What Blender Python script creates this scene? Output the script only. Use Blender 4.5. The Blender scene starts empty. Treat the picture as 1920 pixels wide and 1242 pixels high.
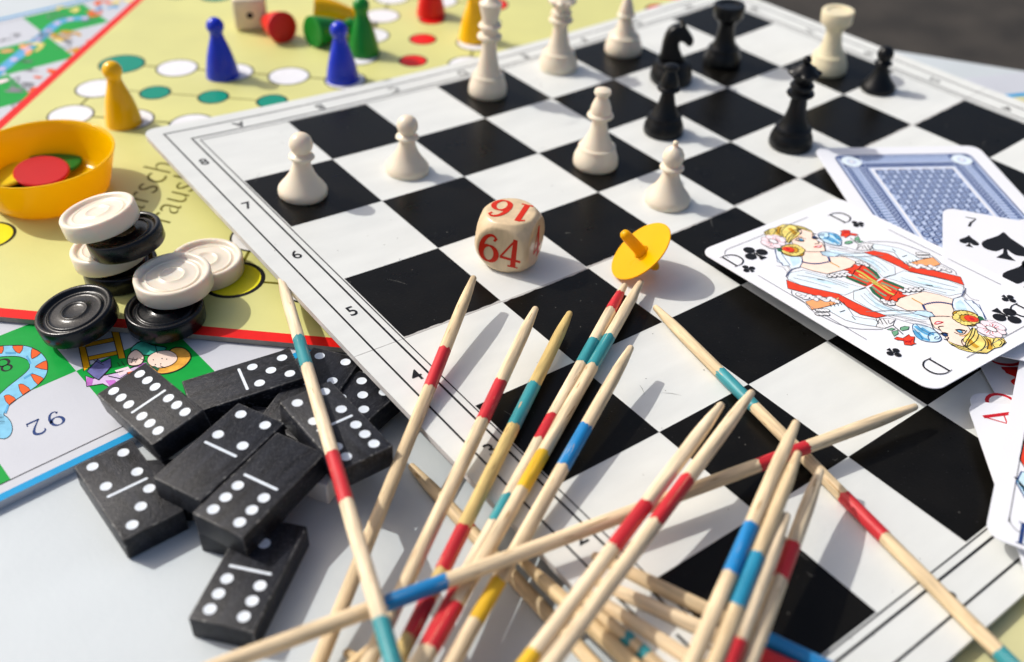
import bpy, bmesh, math, random
from mathutils import Vector, Matrix
from mathutils.geometry import tessellate_polygon

random.seed(7)
U = 0.034                      # one chessboard square in metres; everything below is laid out in squares
scn = bpy.context.scene

# ------------------------------------------------------------------ camera
RV = ((0.79635812, -0.60422974, 0.02683593), (-0.35872619, -0.50758355, -0.78337377), (0.48695921, 0.61421931, -0.62097131))
CR, CD, CF = (Vector(r) for r in RV)
CP = Vector((-3.33759991, -9.6321739, 5.37299318))
FL = 0.983633944
cam_d = bpy.data.cameras.new('camera')
cam = bpy.data.objects.new('camera', cam_d)
scn.collection.objects.link(cam)
M3 = Matrix((CR, -CD, -CF)).transposed()
cam.matrix_world = Matrix.Translation(CP * U) @ M3.to_4x4()
cam_d.sensor_width = 36.0
cam_d.lens = 36.0 * FL
cam_d.clip_start = 0.01
cam_d.clip_end = 200.0
cam_d.dof.use_dof = True
cam_d.dof.focus_distance = 8.35 * U
cam_d.dof.aperture_fstop = 8.8
scn.camera = cam

# ------------------------------------------------------------------ daylight
SUN_AZ, SUN_EL = 119.5, 44.0
w = bpy.data.worlds.new("World")
scn.world = w
w.use_nodes = True
nt = w.node_tree
nt.nodes.clear()
sky = nt.nodes.new('ShaderNodeTexSky')
sky.sky_type = 'NISHITA'
sky.sun_disc = False
sky.sun_elevation = math.radians(SUN_EL)
sky.sun_rotation = math.radians(90 - SUN_AZ)
bg = nt.nodes.new('ShaderNodeBackground')
bg.inputs['Strength'].default_value = 0.116
sky.dust_density = 4.5
sky.air_density = 0.9
sky.ozone_density = 0.2
ow = nt.nodes.new('ShaderNodeOutputWorld')
nt.links.new(sky.outputs[0], bg.inputs['Color'])
nt.links.new(bg.outputs[0], ow.inputs['Surface'])
sd = bpy.data.lights.new('sun', 'SUN')
sd.energy = 2.85
sd.angle = math.radians(0.55)
sd.color = (1.0, 0.968, 0.905)
sun = bpy.data.objects.new('sun', sd)
scn.collection.objects.link(sun)
a, e = math.radians(SUN_AZ), math.radians(SUN_EL)
sdir = Vector((math.cos(a) * math.cos(e), math.sin(a) * math.cos(e), math.sin(e)))
sun.rotation_euler = sdir.to_track_quat('Z', 'Y').to_euler()
sun.location = sdir * 2
scn.view_settings.view_transform = 'Standard'
scn.view_settings.look = 'None'
scn.view_settings.exposure = 0.09
scn.view_settings.gamma = 1.0

# ------------------------------------------------------------------ measuring helpers
def ray(u, v):
    return (CR * ((u - 960) / (FL * 1920)) + CD * ((v - 621) / (FL * 1920)) + CF)
def un(u, v, z=0.0):
    d = ray(u, v)
    return CP + d * ((z - CP.z) / d.z)
def bz(x, y):                  # the folded chessboard does not lie quite flat
    j = -y
    return 0.00493 * abs(j - 4) + 0.00395 * (x - 4) * (j - 4) + 0.00748 * (x - 4) ** 2
def ub(u, v, h=0.0):
    z = h
    for _ in range(12):
        P = un(u, v, z)
        z = bz(P.x, P.y) + h
    return un(u, v, z)

# ------------------------------------------------------------------ materials
def s2l(c):
    return tuple(((x / 255) / 12.92 if x <= 10.3 else (((x / 255) + 0.055) / 1.055) ** 2.4) for x in c)
MATS = {}
def mat(name, col, rough=0.45, var=0.0, vscale=4.0, bump=0.0, bscale=30.0, coat=0.0, sss=0.0, stretch=None, spec=0.5, detail=4, speck=None, trans=0.0, rnd=0.0):
    if name in MATS:
        return MATS[name]
    m = bpy.data.materials.new(name)
    m.use_nodes = True
    n = m.node_tree.nodes
    L = m.node_tree.links
    b = n['Principled BSDF']
    b.inputs['Base Color'].default_value = (*col, 1)
    b.inputs['Roughness'].default_value = rough
    b.inputs['Specular IOR Level'].default_value = spec
    b.inputs['Coat Weight'].default_value = coat
    b.inputs['Coat Roughness'].default_value = 0.12
    if trans:
        tr_ = n.new('ShaderNodeBsdfTranslucent'); tr_.inputs['Color'].default_value = (*col, 1)
        ms = n.new('ShaderNodeMixShader'); ms.inputs[0].default_value = trans
        om = n['Material Output']
        L.new(b.outputs[0], ms.inputs[1]); L.new(tr_.outputs[0], ms.inputs[2]); L.new(ms.outputs[0], om.inputs['Surface'])
    if sss:
        b.inputs['Subsurface Weight'].default_value = sss
        b.inputs['Subsurface Radius'].default_value = (1.0, 0.6, 0.4)
        b.inputs['Subsurface Scale'].default_value = 0.0025
    tc = n.new('ShaderNodeTexCoord')
    mp = n.new('ShaderNodeMapping')
    s = stretch or (1, 1, 1)
    mp.inputs['Scale'].default_value = (s[0] / U, s[1] / U, s[2] / U)
    oi = n.new('ShaderNodeObjectInfo')
    va = n.new('ShaderNodeVectorMath'); va.operation = 'MULTIPLY_ADD'
    cx_n = n.new('ShaderNodeCombineXYZ')
    for k_ in ('X', 'Y', 'Z'): L.new(oi.outputs['Random'], cx_n.inputs[k_])
    va.inputs[1].default_value = (1.7, 2.3, 0.9)
    L.new(cx_n.outputs[0], va.inputs[0]); L.new(tc.outputs['Object'], va.inputs[2])
    L.new(va.outputs[0], mp.inputs['Vector'])
    if var:
        no = n.new('ShaderNodeTexNoise')
        no.inputs['Scale'].default_value = vscale
        no.inputs['Detail'].default_value = detail
        L.new(mp.outputs[0], no.inputs['Vector'])
        rp = n.new('ShaderNodeValToRGB')
        rp.color_ramp.elements[0].position = 0.3
        rp.color_ramp.elements[1].position = 0.72
        rp.color_ramp.elements[0].color = (*[max(0, c * (1 - var)) for c in col], 1)
        rp.color_ramp.elements[1].color = (*[min(1, c * (1 + var)) for c in col], 1)
        L.new(no.outputs['Fac'], rp.inputs['Fac'])
        out = rp.outputs['Color']
        if speck:
            n2 = n.new('ShaderNodeTexNoise')
            n2.inputs['Scale'].default_value = speck[0]
            n2.inputs['Detail'].default_value = 2
            L.new(mp.outputs[0], n2.inputs['Vector'])
            r2 = n.new('ShaderNodeValToRGB')
            r2.color_ramp.elements[0].position = speck[1]
            r2.color_ramp.elements[1].position = speck[1] + 0.05
            L.new(n2.outputs['Fac'], r2.inputs['Fac'])
            mx = n.new('ShaderNodeMixRGB')
            mx.inputs['Color2'].default_value = (*speck[2], 1)
            L.new(r2.outputs['Color'], mx.inputs['Fac'])
            L.new(out, mx.inputs['Color1'])
            out = mx.outputs['Color']
        if rnd:
            hv = n.new('ShaderNodeHueSaturation')
            rm = n.new('ShaderNodeMapRange')
            rm.inputs['To Min'].default_value = 1 - rnd; rm.inputs['To Max'].default_value = 1 + rnd * 0.5
            L.new(oi.outputs['Random'], rm.inputs['Value']); L.new(rm.outputs[0], hv.inputs['Value'])
            rm2 = n.new('ShaderNodeMapRange')
            rm2.inputs['To Min'].default_value = 1.15; rm2.inputs['To Max'].default_value = 0.85
            L.new(oi.outputs['Random'], rm2.inputs['Value']); L.new(rm2.outputs[0], hv.inputs['Saturation'])
            L.new(out, hv.inputs['Color'])
            out = hv.outputs['Color']
        L.new(out, b.inputs['Base Color'])
        mr = n.new('ShaderNodeMapRange')
        mr.inputs['To Min'].default_value = max(0.03, rough - 0.08)
        mr.inputs['To Max'].default_value = min(1, rough + 0.08)
        L.new(no.outputs['Fac'], mr.inputs['Value'])
        L.new(mr.outputs[0], b.inputs['Roughness'])
    if bump:
        nb = n.new('ShaderNodeTexNoise')
        nb.inputs['Scale'].default_value = bscale
        nb.inputs['Detail'].default_value = 3
        L.new(mp.outputs[0], nb.inputs['Vector'])
        bp = n.new('ShaderNodeBump')
        bp.inputs['Strength'].default_value = bump
        bp.inputs['Distance'].default_value = 0.0002
        L.new(nb.outputs['Fac'], bp.inputs['Height'])
        L.new(bp.outputs[0], b.inputs['Normal'])
    MATS[name] = m
    return m

INKS = {
    'black': (0.012, 0.012, 0.014), 'grey': (0.22, 0.22, 0.24), 'red': s2l((226, 66, 40)), 'deepred': s2l((196, 30, 44)), 'skin': s2l((250, 222, 205)),
    'gold': s2l((244, 216, 124)), 'gold2': s2l((200, 150, 40)), 'pink': s2l((246, 224, 230)), 'lblue': s2l((196, 224, 240)), 'pale': s2l((222, 234, 242)),
    'mblue': s2l((90, 165, 210)), 'leaf': s2l((110, 165, 130)), 'dkgreen': s2l((40, 100, 70)), 'lime': s2l((190, 200, 90)), 'orange': s2l((240, 165, 110)),
    'navy': s2l((34, 62, 118)), 'backblue': s2l((186, 199, 225)), 'backmid': s2l((80, 112, 165)), 'white': (0.80, 0.80, 0.82),
    'green': s2l((8, 158, 62)), 'teal': s2l((10, 140, 118)), 'cyan': s2l((25, 150, 205)), 'ludored': s2l((225, 30, 26)), 'ludoyel': s2l((235, 224, 40)),
    'purple': s2l((190, 110, 195)), 'lilac': s2l((215, 190, 225)), 'indigo': s2l((110, 110, 165)), 'snake': s2l((130, 195, 225)), 'snakeo': s2l((228, 96, 36)),
    'ladder': s2l((238, 168, 20)), 'tealcloth': s2l((70, 185, 160)), 'hair': s2l((240, 170, 70)), 'scuff': (0.16, 0.155, 0.14), 'text': s2l((105, 100, 25)), 'dietext': s2l((205, 45, 25)),
}
INKVAR = {'red': .12, 'skin': .05, 'gold': .25, 'lblue': .2, 'purple': .3, 'hair': .3, 'snake': .12, 'tealcloth': .25, 'indigo': .3, 'mblue': .25}
def ink(name):
    return mat('ink_' + name, INKS[name], 0.4, var=INKVAR.get(name, 0.04), vscale=14, coat=0.0, spec=0.16)

M_light = mat('board_white', (0.72, 0.737, 0.71), 0.42, var=0.04, vscale=1.7, bump=0.25, bscale=55, spec=0.45, stretch=(1, 3, 1), speck=(60, 0.74, (0.62, 0.60, 0.57)))
M_dark = mat('board_black', (0.0055, 0.005, 0.004), 0.3, var=0.25, vscale=3, bump=0.2, bscale=50, spec=0.14, speck=(75, 0.735, (0.12, 0.12, 0.12)), stretch=(1, 1.2, 1))
M_card_edge = mat('cardboard_edge', (0.30, 0.27, 0.24), 0.8, var=0.2, vscale=8)
M_yellow = mat('yellow_print', s2l((210, 208, 134)), 0.42, var=0.05, vscale=1.2, bump=0.2, bscale=25, spec=0.45)
M_snk = mat('snake_board_white', (0.56, 0.58, 0.63), 0.40, var=0.03, vscale=1.5, bump=0.15, bscale=25)
M_table = mat('white_tabletop', (0.56, 0.61, 0.635), 0.5, var=0.06, vscale=0.7, bump=0.25, bscale=20, spec=0.4, speck=(34, 0.73, (0.62, 0.64, 0.66)))
M_ground = mat('dark_paving', (0.029, 0.0245, 0.020), 0.9, var=0.6, vscale=0.35, bump=0.4, bscale=3, detail=6)
M_ivory = mat('ivory_plastic', (0.81, 0.71, 0.56), 0.36, var=0.05, vscale=3, sss=0.5, spec=0.45, bump=0.1, bscale=20)
M_ivory2 = mat('cream_plastic', (0.80, 0.72, 0.595), 0.33, var=0.03, vscale=3, sss=0.5, spec=0.45)
M_rook = mat('aged_ivory', (0.78, 0.69, 0.47), 0.45, var=0.04, vscale=3, sss=0.2)
M_blackp = mat('black_plastic', (0.0035, 0.004, 0.005), 0.33, var=0.2, vscale=5, spec=0.28, bump=0.15, bscale=20)
M_blackd = mat('black_draught_plastic', (0.003, 0.004, 0.006), 0.27, var=0.3, vscale=6, spec=0.36, bump=0.2, bscale=40)
M_wood = mat('pale_stick_wood', (0.75, 0.58, 0.36), 0.55, var=0.30, vscale=9, bump=0.5, bscale=16, stretch=(0.3, 3.2, 3.2), spec=0.3, speck=(14, 0.66, (0.46, 0.29, 0.13)), rnd=0.14)
M_wood2 = mat('yellowish_stick_wood', (0.62, 0.45, 0.17), 0.55, var=0.22, vscale=9, bump=0.5, bscale=16, stretch=(0.35, 3.2, 3.2), spec=0.3, speck=(13, 0.66, (0.34, 0.22, 0.08)))
M_diew = mat('die_wood', (0.70, 0.53, 0.32), 0.35, var=0.14, vscale=4, bump=0.15, bscale=14, stretch=(3, 3, 0.6), coat=0.3)
M_dom = mat('black_domino_wood', (0.0105, 0.012, 0.0175), 0.42, var=0.75, vscale=6, bump=0.8, bscale=70, stretch=(0.45, 2.6, 1), spec=0.26, speck=(80, 0.59, (0.062, 0.062, 0.068)), rnd=0.3)
M_domedge = mat('worn_domino_edge', (0.045, 0.045, 0.048), 0.5, var=0.9, vscale=9, bump=0.5, bscale=60, spec=0.3, speck=(30, 0.6, (0.2, 0.2, 0.19)))
M_domside = MATS['black_domino_wood']
M_pip = mat('white_pip_paint', (0.72, 0.78, 0.84), 0.4, var=0.08, vscale=20)
M_cardw = mat('white_card_stock', (0.82, 0.83, 0.87), 0.32, var=0.012, vscale=2, spec=0.5, bump=0.05, bscale=60)
M_yplast = mat('yellow_plastic', (1.0, 0.66, 0.0), 0.2, var=0.03, vscale=3, spec=0.3, trans=0.42)
M_top = mat('yellow_top_plastic', (1.0, 0.55, 0.0), 0.3, var=0.03, vscale=3, trans=0.3, spec=0.25)
def paint(name, col):
    return mat('stick_paint_' + name, col, 0.42, var=0.22, vscale=9, bump=0.35, bscale=16, stretch=(0.35, 3, 3), spec=0.4, speck=(16, 0.71, (0.55, 0.36, 0.2)))
P_RED = paint('red', (0.56, 0.022, 0.03))
P_TEAL = paint('teal', (0.035, 0.27, 0.30))
P_BLUE = paint('blue', (0.01, 0.20, 0.48))
P_YEL = paint('yellow', (0.76, 0.45, 0.02))
P_DARK = paint('dark_blue', (0.01, 0.02, 0.06))
def plast(name, col, r=0.2):
    return mat('ludo_' + name, col, r, var=0.04, vscale=3, spec=0.4, sss=0.08, bump=0.08, bscale=12)
L_BLUE = plast('blue_plastic', (0.010, 0.035, 0.58))
L_YEL = plast('yellow_plastic', (0.98, 0.50, 0.0))
L_GREEN = plast('green_plastic', (0.002, 0.22, 0.02), 0.3)
L_RED = plast('red_plastic', (0.72, 0.003, 0.002), 0.35)

# board wear along the fold: frayed pale paper on the dark squares, a thin crack on the pale ones
def add_fold(m, col, width):
    n, L = m.node_tree.nodes, m.node_tree.links
    b = n['Principled BSDF']
    src = b.inputs['Base Color'].links[0].from_socket
    g = n.new('ShaderNodeNewGeometry')
    sp = n.new('ShaderNodeSeparateXYZ')
    L.new(g.outputs['Position'], sp.inputs[0])
    no = n.new('ShaderNodeTexNoise')
    no.inputs['Scale'].default_value = 9 / U
    no.inputs['Detail'].default_value = 4
    L.new(g.outputs['Position'], no.inputs['Vector'])
    ad = n.new('ShaderNodeMath'); ad.operation = 'ADD'; ad.inputs[1].default_value = 4 * U
    L.new(sp.outputs['Y'], ad.inputs[0])
    ab = n.new('ShaderNodeMath'); ab.operation = 'ABSOLUTE'
    L.new(ad.outputs[0], ab.inputs[0])
    mu = n.new('ShaderNodeMath'); mu.operation = 'MULTIPLY'; mu.inputs[1].default_value = width * U * 2
    L.new(no.outputs['Fac'], mu.inputs[0])
    lt = n.new('ShaderNodeMath'); lt.operation = 'LESS_THAN'
    L.new(ab.outputs[0], lt.inputs[0]); L.new(mu.outputs[0], lt.inputs[1])
    gt = n.new('ShaderNodeMath'); gt.operation = 'MULTIPLY'; gt.inputs[1].default_value = 0.8
    L.new(lt.outputs[0], gt.inputs[0])
    mx = n.new('ShaderNodeMixRGB')
    mx.inputs['Color2'].default_value = (*col, 1)
    L.new(gt.outputs[0], mx.inputs['Fac']); L.new(src, mx.inputs['Color1'])
    L.new(mx.outputs[0], b.inputs['Base Color'])
add_fold(M_dark, (0.6, 0.59, 0.57), 0.018)
add_fold(M_light, (0.25, 0.24, 0.23), 0.004)

# ------------------------------------------------------------------ object helpers
def link(o):
    scn.collection.objects.link(o)
    return o
def tag(o, label=None, cat=None, group=None, kind=None):
    if label: o['label'] = label
    if cat: o['category'] = cat
    if group: o['group'] = group
    if kind: o['kind'] = kind
    return o
def empty(name, loc, rot=(0, 0, 0), **k):
    o = link(bpy.data.objects.new(name, None))
    o.location = Vector(loc) * U
    o.rotation_euler = rot
    o.empty_display_size = 0.01
    return tag(o, **k)
def mesh(name, verts, faces, mats, smooth=False, mi=None, sharp=None):
    me = bpy.data.meshes.new(name)
    me.from_pydata([tuple(Vector(v) * U) for v in verts], [], faces)
    for m in (mats if isinstance(mats, (list, tuple)) else [mats]):
        me.materials.append(m)
    if mi:
        me.polygons.foreach_set('material_index', mi)
    if smooth:
        me.polygons.foreach_set('use_smooth', [True] * len(me.polygons))
        if sharp:
            me.set_sharp_from_angle(angle=math.radians(sharp))
    me.validate()
    me.update()
    return me
def part(name, me, parent=None, loc=(0, 0, 0), **k):
    o = link(bpy.data.objects.new(name, me))
    o.location = Vector(loc) * U
    if parent: o.parent = parent
    return tag(o, **k)
def copy_tree(root, loc=None, rot=None, scale=None):
    r = link(root.copy())
    if loc is not None: r.location = Vector(loc) * U
    if rot is not None: r.rotation_euler = rot
    if scale is not None: r.scale = (scale,) * 3
    for ch in list(root.children):
        c = link(ch.copy())
        c.parent = r
        for g in list(ch.children):
            d = link(g.copy())
            d.parent = c
    return r

def lathe(prof, n=48, rmod=None):
    vs, fs = [], []
    for k, (r, z) in enumerate(prof):
        for i in range(n):
            t = 2 * math.pi * i / n
            rr = r * (rmod(k, t) if rmod else 1)
            vs.append((rr * math.cos(t), rr * math.sin(t), z))
    for k in range(len(prof) - 1):
        for i in range(n):
            j = (i + 1) % n
            fs.append((k * n + i, k * n + j, (k + 1) * n + j, (k + 1) * n + i))
    if prof[0][0] > 1e-6: fs.append(tuple(range(n - 1, -1, -1)))
    if prof[-1][0] > 1e-6: fs.append(tuple((len(prof) - 1) * n + i for i in range(n)))
    return vs, fs
def smoothprof(pts, sub=4):
    out = []
    for i in range(len(pts) - 1):
        p0 = pts[max(i - 1, 0)]; p1 = pts[i]; p2 = pts[i + 1]; p3 = pts[min(i + 2, len(pts) - 1)]
        for s in range(sub):
            t = s / sub
            out.append(tuple(0.5 * ((2 * p1[k]) + (-p0[k] + p2[k]) * t + (2 * p0[k] - 5 * p1[k] + 4 * p2[k] - p3[k]) * t * t + (-p0[k] + 3 * p1[k] - 3 * p2[k] + p3[k]) * t ** 3) for k in (0, 1)))
    out.append(pts[-1])
    return [(max(r, 0), z) for r, z in out]
def ball(zc, r, z0=None, z1=None, n=12):
    z0 = zc - r if z0 is None else z0
    z1 = zc + r if z1 is None else z1
    a0 = math.asin(max(-1, min(1, (z0 - zc) / r))); a1 = math.asin(max(-1, min(1, (z1 - zc) / r)))
    return [(r * math.cos(a0 + (a1 - a0) * i / n), zc + r * math.sin(a0 + (a1 - a0) * i / n)) for i in range(n + 1)]
def slab(outline, z0, z1, bev=0.0):
    """outline (ccw list of xy) extruded from z0 to z1"""
    n = len(outline)
    vs = [(x, y, z0) for x, y in outline] + [(x, y, z1) for x, y in outline]
    fs = [tuple(range(n - 1, -1, -1)), tuple(range(n, 2 * n))]
    fs += [(i, (i + 1) % n, n + (i + 1) % n, n + i) for i in range(n)]
    return vs, fs
def rrect(w, h, r, n=6):
    o = []
    for cx, cy, a0 in ((w / 2 - r, h / 2 - r, 0), (-w / 2 + r, h / 2 - r, 90), (-w / 2 + r, -h / 2 + r, 180), (w / 2 - r, -h / 2 + r, 270)):
        for i in range(n + 1):
            t = math.radians(a0 + 90 * i / n)
            o.append((cx + r * math.cos(t), cy + r * math.sin(t)))
    return o
def bevbox(lx, ly, lz, bev, seg=3):
    bm = bmesh.new()
    bmesh.ops.create_cube(bm, size=1.0)
    for v in bm.verts:
        v.co = Vector((v.co.x * lx, v.co.y * ly, v.co.z * lz))
    bmesh.ops.bevel(bm, geom=list(bm.edges), offset=bev, segments=seg, profile=0.5, affect='EDGES')
    bm.verts.index_update()
    vs = [tuple(v.co) for v in bm.verts]
    fs = [tuple(v.index for v in f.verts) for f in bm.faces]
    bm.free()
    return vs, fs

class Ink:
    """flat print: coloured shapes laid on a surface, each layer a hair above the one below"""
    def __init__(s, fn, off=(0, 0, 0)):
        s.fn, s.off, s.v, s.f, s.mi, s.mats = fn, Vector(off), [], [], [], []
    def _m(s, col):
        if col not in s.mats: s.mats.append(col)
        return s.mats.index(col)
    def _add(s, pts, tris, col, layer):
        b = len(s.v)
        s.v += [s.fn(p, layer) for p in pts]
        m = s._m(col)
        for t in tris:
            a, c, d = (s.v[b + i] for i in t[:3])
            s.f.append(tuple(b + i for i in t)); s.mi.append(m)
    def poly(s, pts, col, layer=1):
        tr = tessellate_polygon([[Vector((p[0], p[1], 0)) for p in pts]])
        s._add(pts, [tuple(t) for t in tr], col, layer)
        return s
    def stroke(s, pts, w, col, layer=2, closed=False):
        pts = [Vector((p[0], p[1])) for p in pts]
        if closed: pts = pts + [pts[0]]
        n = len(pts)
        ws = w if isinstance(w, (list, tuple)) else [w] * n
        P, T = [], []
        for i, p in enumerate(pts):
            a_ = pts[i - 1] if i else (pts[-2] if closed else p)
            b_ = pts[i + 1] if i < n - 1 else (pts[1] if closed else p)
            d = b_ - a_
            if d.length < 1e-9: d = Vector((1, 0))
            d.normalize()
            q = Vector((-d.y, d.x)) * ws[i] / 2
            P += [p + q, p - q]
        T = [(2 * i, 2 * i + 1, 2 * i + 3, 2 * i + 2) for i in range(n - 1)]
        s._add(P, T, col, layer)
        return s
    def ell(s, c, rx, ry, col, layer=1, rot=0.0, n=20):
        cr, sr = math.cos(math.radians(rot)), math.sin(math.radians(rot))
        pts = [(c[0] + rx * math.cos(t) * cr - ry * math.sin(t) * sr, c[1] + rx * math.cos(t) * sr + ry * math.sin(t) * cr) for t in (2 * math.pi * i / n for i in range(n))]
        s._add(pts, [tuple(range(n))], col, layer)
        return s
    def build(s, name, parent, **k):
        v = [Vector(p) - s.off for p in s.v]
        return part(name, mesh(name, v, s.f, [ink(c) for c in s.mats], mi=s.mi), parent, **k)

def arc(cx, cy, rx, ry, a0, a1, n=14):
    return [(cx + rx * math.cos(math.radians(a0 + (a1 - a0) * i / n)), cy + ry * math.sin(math.radians(a0 + (a1 - a0) * i / n))) for i in range(n + 1)]
def spl(pts, sub=4, closed=False):
    n = len(pts); out = []
    for i in range(n if closed else n - 1):
        g = (lambda k: pts[k % n]) if closed else (lambda k: pts[min(max(k, 0), n - 1)])
        p0, p1, p2, p3 = g(i - 1), g(i), g(i + 1), g(i + 2)
        for q in range(sub):
            t = q / sub
            out.append(tuple(0.5 * ((2 * p1[k]) + (-p0[k] + p2[k]) * t + (2 * p0[k] - 5 * p1[k] + 4 * p2[k] - p3[k]) * t * t + (-p0[k] + 3 * p1[k] - 3 * p2[k] + p3[k]) * t ** 3) for k in (0, 1)))
    if not closed: out.append(pts[-1])
    return out

# serif characters drawn as pen strokes in a unit box: list of (points, widths)
def GL(ch):
    T, K = 0.045, 0.13
    def lw(n, f): return [f(i / (n - 1)) for i in range(n)]
    if ch == '6':
        o = arc(0.33, 0.31, 0.235, 0.27, 90, 450, 24)
        t = spl([(0.52, 0.84), (0.46, 0.93), (0.34, 0.94), (0.2, 0.82), (0.11, 0.6), (0.09, 0.34)], 4)
        return [(o, lw(len(o), lambda u: T + (K - T) * abs(math.sin(2 * math.pi * u)) ** 1.0)), (t, lw(len(t), lambda u: T + (K - T) * u ** 1.2)), ([(0.47, 0.85), (0.53, 0.81)], [0.11, 0.11])]
    if ch == '9':
        return [([(0.66 - x, 0.94 - y + 0.03) for x, y in p], w_) for p, w_ in GL('6')]
    if ch == '4':
        return [([(0.42, 0.0), (0.42, 0.97)], [K, K * .8]), ([(0.42, 0.96), (0.02, 0.27)], [T, T]), ([(0.0, 0.26), (0.64, 0.26)], [T * 1.5, T * 1.5]), ([(0.26, 0.02), (0.58, 0.02)], [T, T])]
    if ch == '1':
        return [([(0.32, 0.0), (0.32, 0.95)], [K, K]), ([(0.14, 0.02), (0.5, 0.02)], [T, T]), ([(0.12, 0.84), (0.3, 0.93)], [T, T * 1.3])]
    if ch == '2':
        t = spl([(0.09, 0.74), (0.14, 0.88), (0.32, 0.95), (0.5, 0.86), (0.52, 0.68), (0.38, 0.42), (0.08, 0.04)], 4)
        return [(t, lw(len(t), lambda u: T + (K - T) * max(0, math.sin(math.pi * u)) ** 1.5)), ([(0.06, 0.045), (0.58, 0.045)], [0.09, 0.09]), ([(0.57, 0.02), (0.6, 0.2)], [T, T])]
    if ch == '8':
        o1 = arc(0.32, 0.71, 0.2, 0.22, 0, 360, 22); o2 = arc(0.32, 0.26, 0.25, 0.26, 0, 360, 22)
        return [(o1, lw(len(o1), lambda u: T + (K - T) * abs(math.cos(2 * math.pi * u)) * .7)), (o2, lw(len(o2), lambda u: T + (K - T) * abs(math.cos(2 * math.pi * u))))]
    if ch == '0':
        o = arc(0.32, 0.48, 0.25, 0.47, 0, 360, 24)
        return [(o, lw(len(o), lambda u: T + (K - T) * abs(math.cos(2 * math.pi * u))))]
    if ch == '7':
        return [([(0.06, 0.92), (0.58, 0.92)], [0.07, 0.07]), ([(0.57, 0.92), (0.3, 0.4), (0.22, 0.0)], [T, K, K])]
    if ch == 'D':
        b = spl([(0.16, 0.97), (0.45, 0.96), (0.74, 0.78), (0.82, 0.5), (0.74, 0.2), (0.45, 0.02), (0.16, 0.02)], 4)
        return [([(0.17, 0.0), (0.17, 0.98)], [K, K]), (b, lw(len(b), lambda u: T + (K - T) * math.sin(math.pi * u) ** 1.5)), ([(0.03, 0.02), (0.3, 0.02)], [T, T]), ([(0.03, 0.97), (0.3, 0.97)], [T, T])]
    if ch == 'A':
        return [([(0.06, 0.0), (0.38, 0.97)], [T, T]), ([(0.38, 0.99), (0.7, 0.0)], [K, K]), ([(0.17, 0.33), (0.58, 0.33)], [T, T]), ([(-0.04, 0.02), (0.18, 0.02)], [T, T]), ([(0.56, 0.02), (0.86, 0.02)], [T, T])]
    return []
def glyph(I, ch, pos, size, ang, col, layer=3, aspect=1.0, flip=1, wt=1.0):
    ca, sa = math.cos(math.radians(ang)), math.sin(math.radians(ang))
    for pts, ws in GL(ch):
        q = [((x - 0.33) * size * aspect, (y - 0.5) * size * flip) for x, y in pts]
        I.stroke([(pos[0] + x * ca - y * sa, pos[1] + x * sa + y * ca) for x, y in q], [k * size * wt for k in ws], col, layer)
def suit(I, kind, pos, s, ang, col, layer=3):
    ca, sa = math.cos(math.radians(ang)), math.sin(math.radians(ang))
    tr = lambda x, y: (pos[0] + (x * ca - y * sa) * s, pos[1] + (x * sa + y * ca) * s)
    if kind == 'club':
        for x, y in ((0, 0.3), (-0.29, -0.08), (0.29, -0.08)):
            I.ell(tr(x, y), 0.225 * s, 0.225 * s, col, layer)
        I.poly([tr(*p) for p in ((-0.03, 0.1), (0.03, 0.1), (0.045, -0.2), (0.17, -0.48), (-0.17, -0.48), (-0.045, -0.2))], col, layer)
        I.stroke([tr(-0.2, -0.04), tr(0.2, -0.04)], 0.05 * s, col, layer)
    elif kind == 'spade':
        h = spl([(0, 0.55), (0.12, 0.36), (0.42, 0.02), (0.4, -0.22), (0.18, -0.27), (0, -0.1), (-0.18, -0.27), (-0.4, -0.22), (-0.42, 0.02), (-0.12, 0.36)], 3, True)
        I.poly([tr(*p) for p in h], col, layer)
        I.poly([tr(*p) for p in ((-0.03, -0.1), (0.03, -0.1), (0.05, -0.3), (0.18, -0.5), (-0.18, -0.5), (-0.05, -0.3))], col, layer)
    elif kind == 'heart':
        h = spl([(0, -0.5), (0.12, -0.3), (0.42, 0.05), (0.42, 0.33), (0.2, 0.42), (0, 0.2), (-0.2, 0.42), (-0.42, 0.33), (-0.42, 0.05), (-0.12, -0.3)], 3, True)
        I.poly([tr(*p) for p in h], col, layer)
LAY = 0.0006
def lettering(txt, size, fn, off, name, parent, mtl, shear=0.0, weight=0.012, **k):
    """sans lettering; fn maps text-plane xy to the surface"""
    cu = bpy.data.curves.new('lettering', 'FONT')
    cu.body = txt; cu.size = 1.0; cu.align_x = 'CENTER'; cu.align_y = 'CENTER'; cu.shear = shear
    cu.resolution_u = 3
    cu.offset = weight
    o = link(bpy.data.objects.new('lettering', cu))
    dg = bpy.context.evaluated_depsgraph_get()
    me = bpy.data.meshes.new_from_object(o.evaluated_get(dg))
    vs = [v.co.copy() for v in me.vertices]
    fs = [tuple(p.vertices) for p in me.polygons]
    bpy.data.objects.remove(o); bpy.data.meshes.remove(me); bpy.data.curves.remove(cu)
    v2 = [Vector(fn(v.x * size, v.y * size)) - Vector(off) for v in vs]
    return part(name, mesh(name, v2, fs, mtl), parent, **k)

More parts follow.
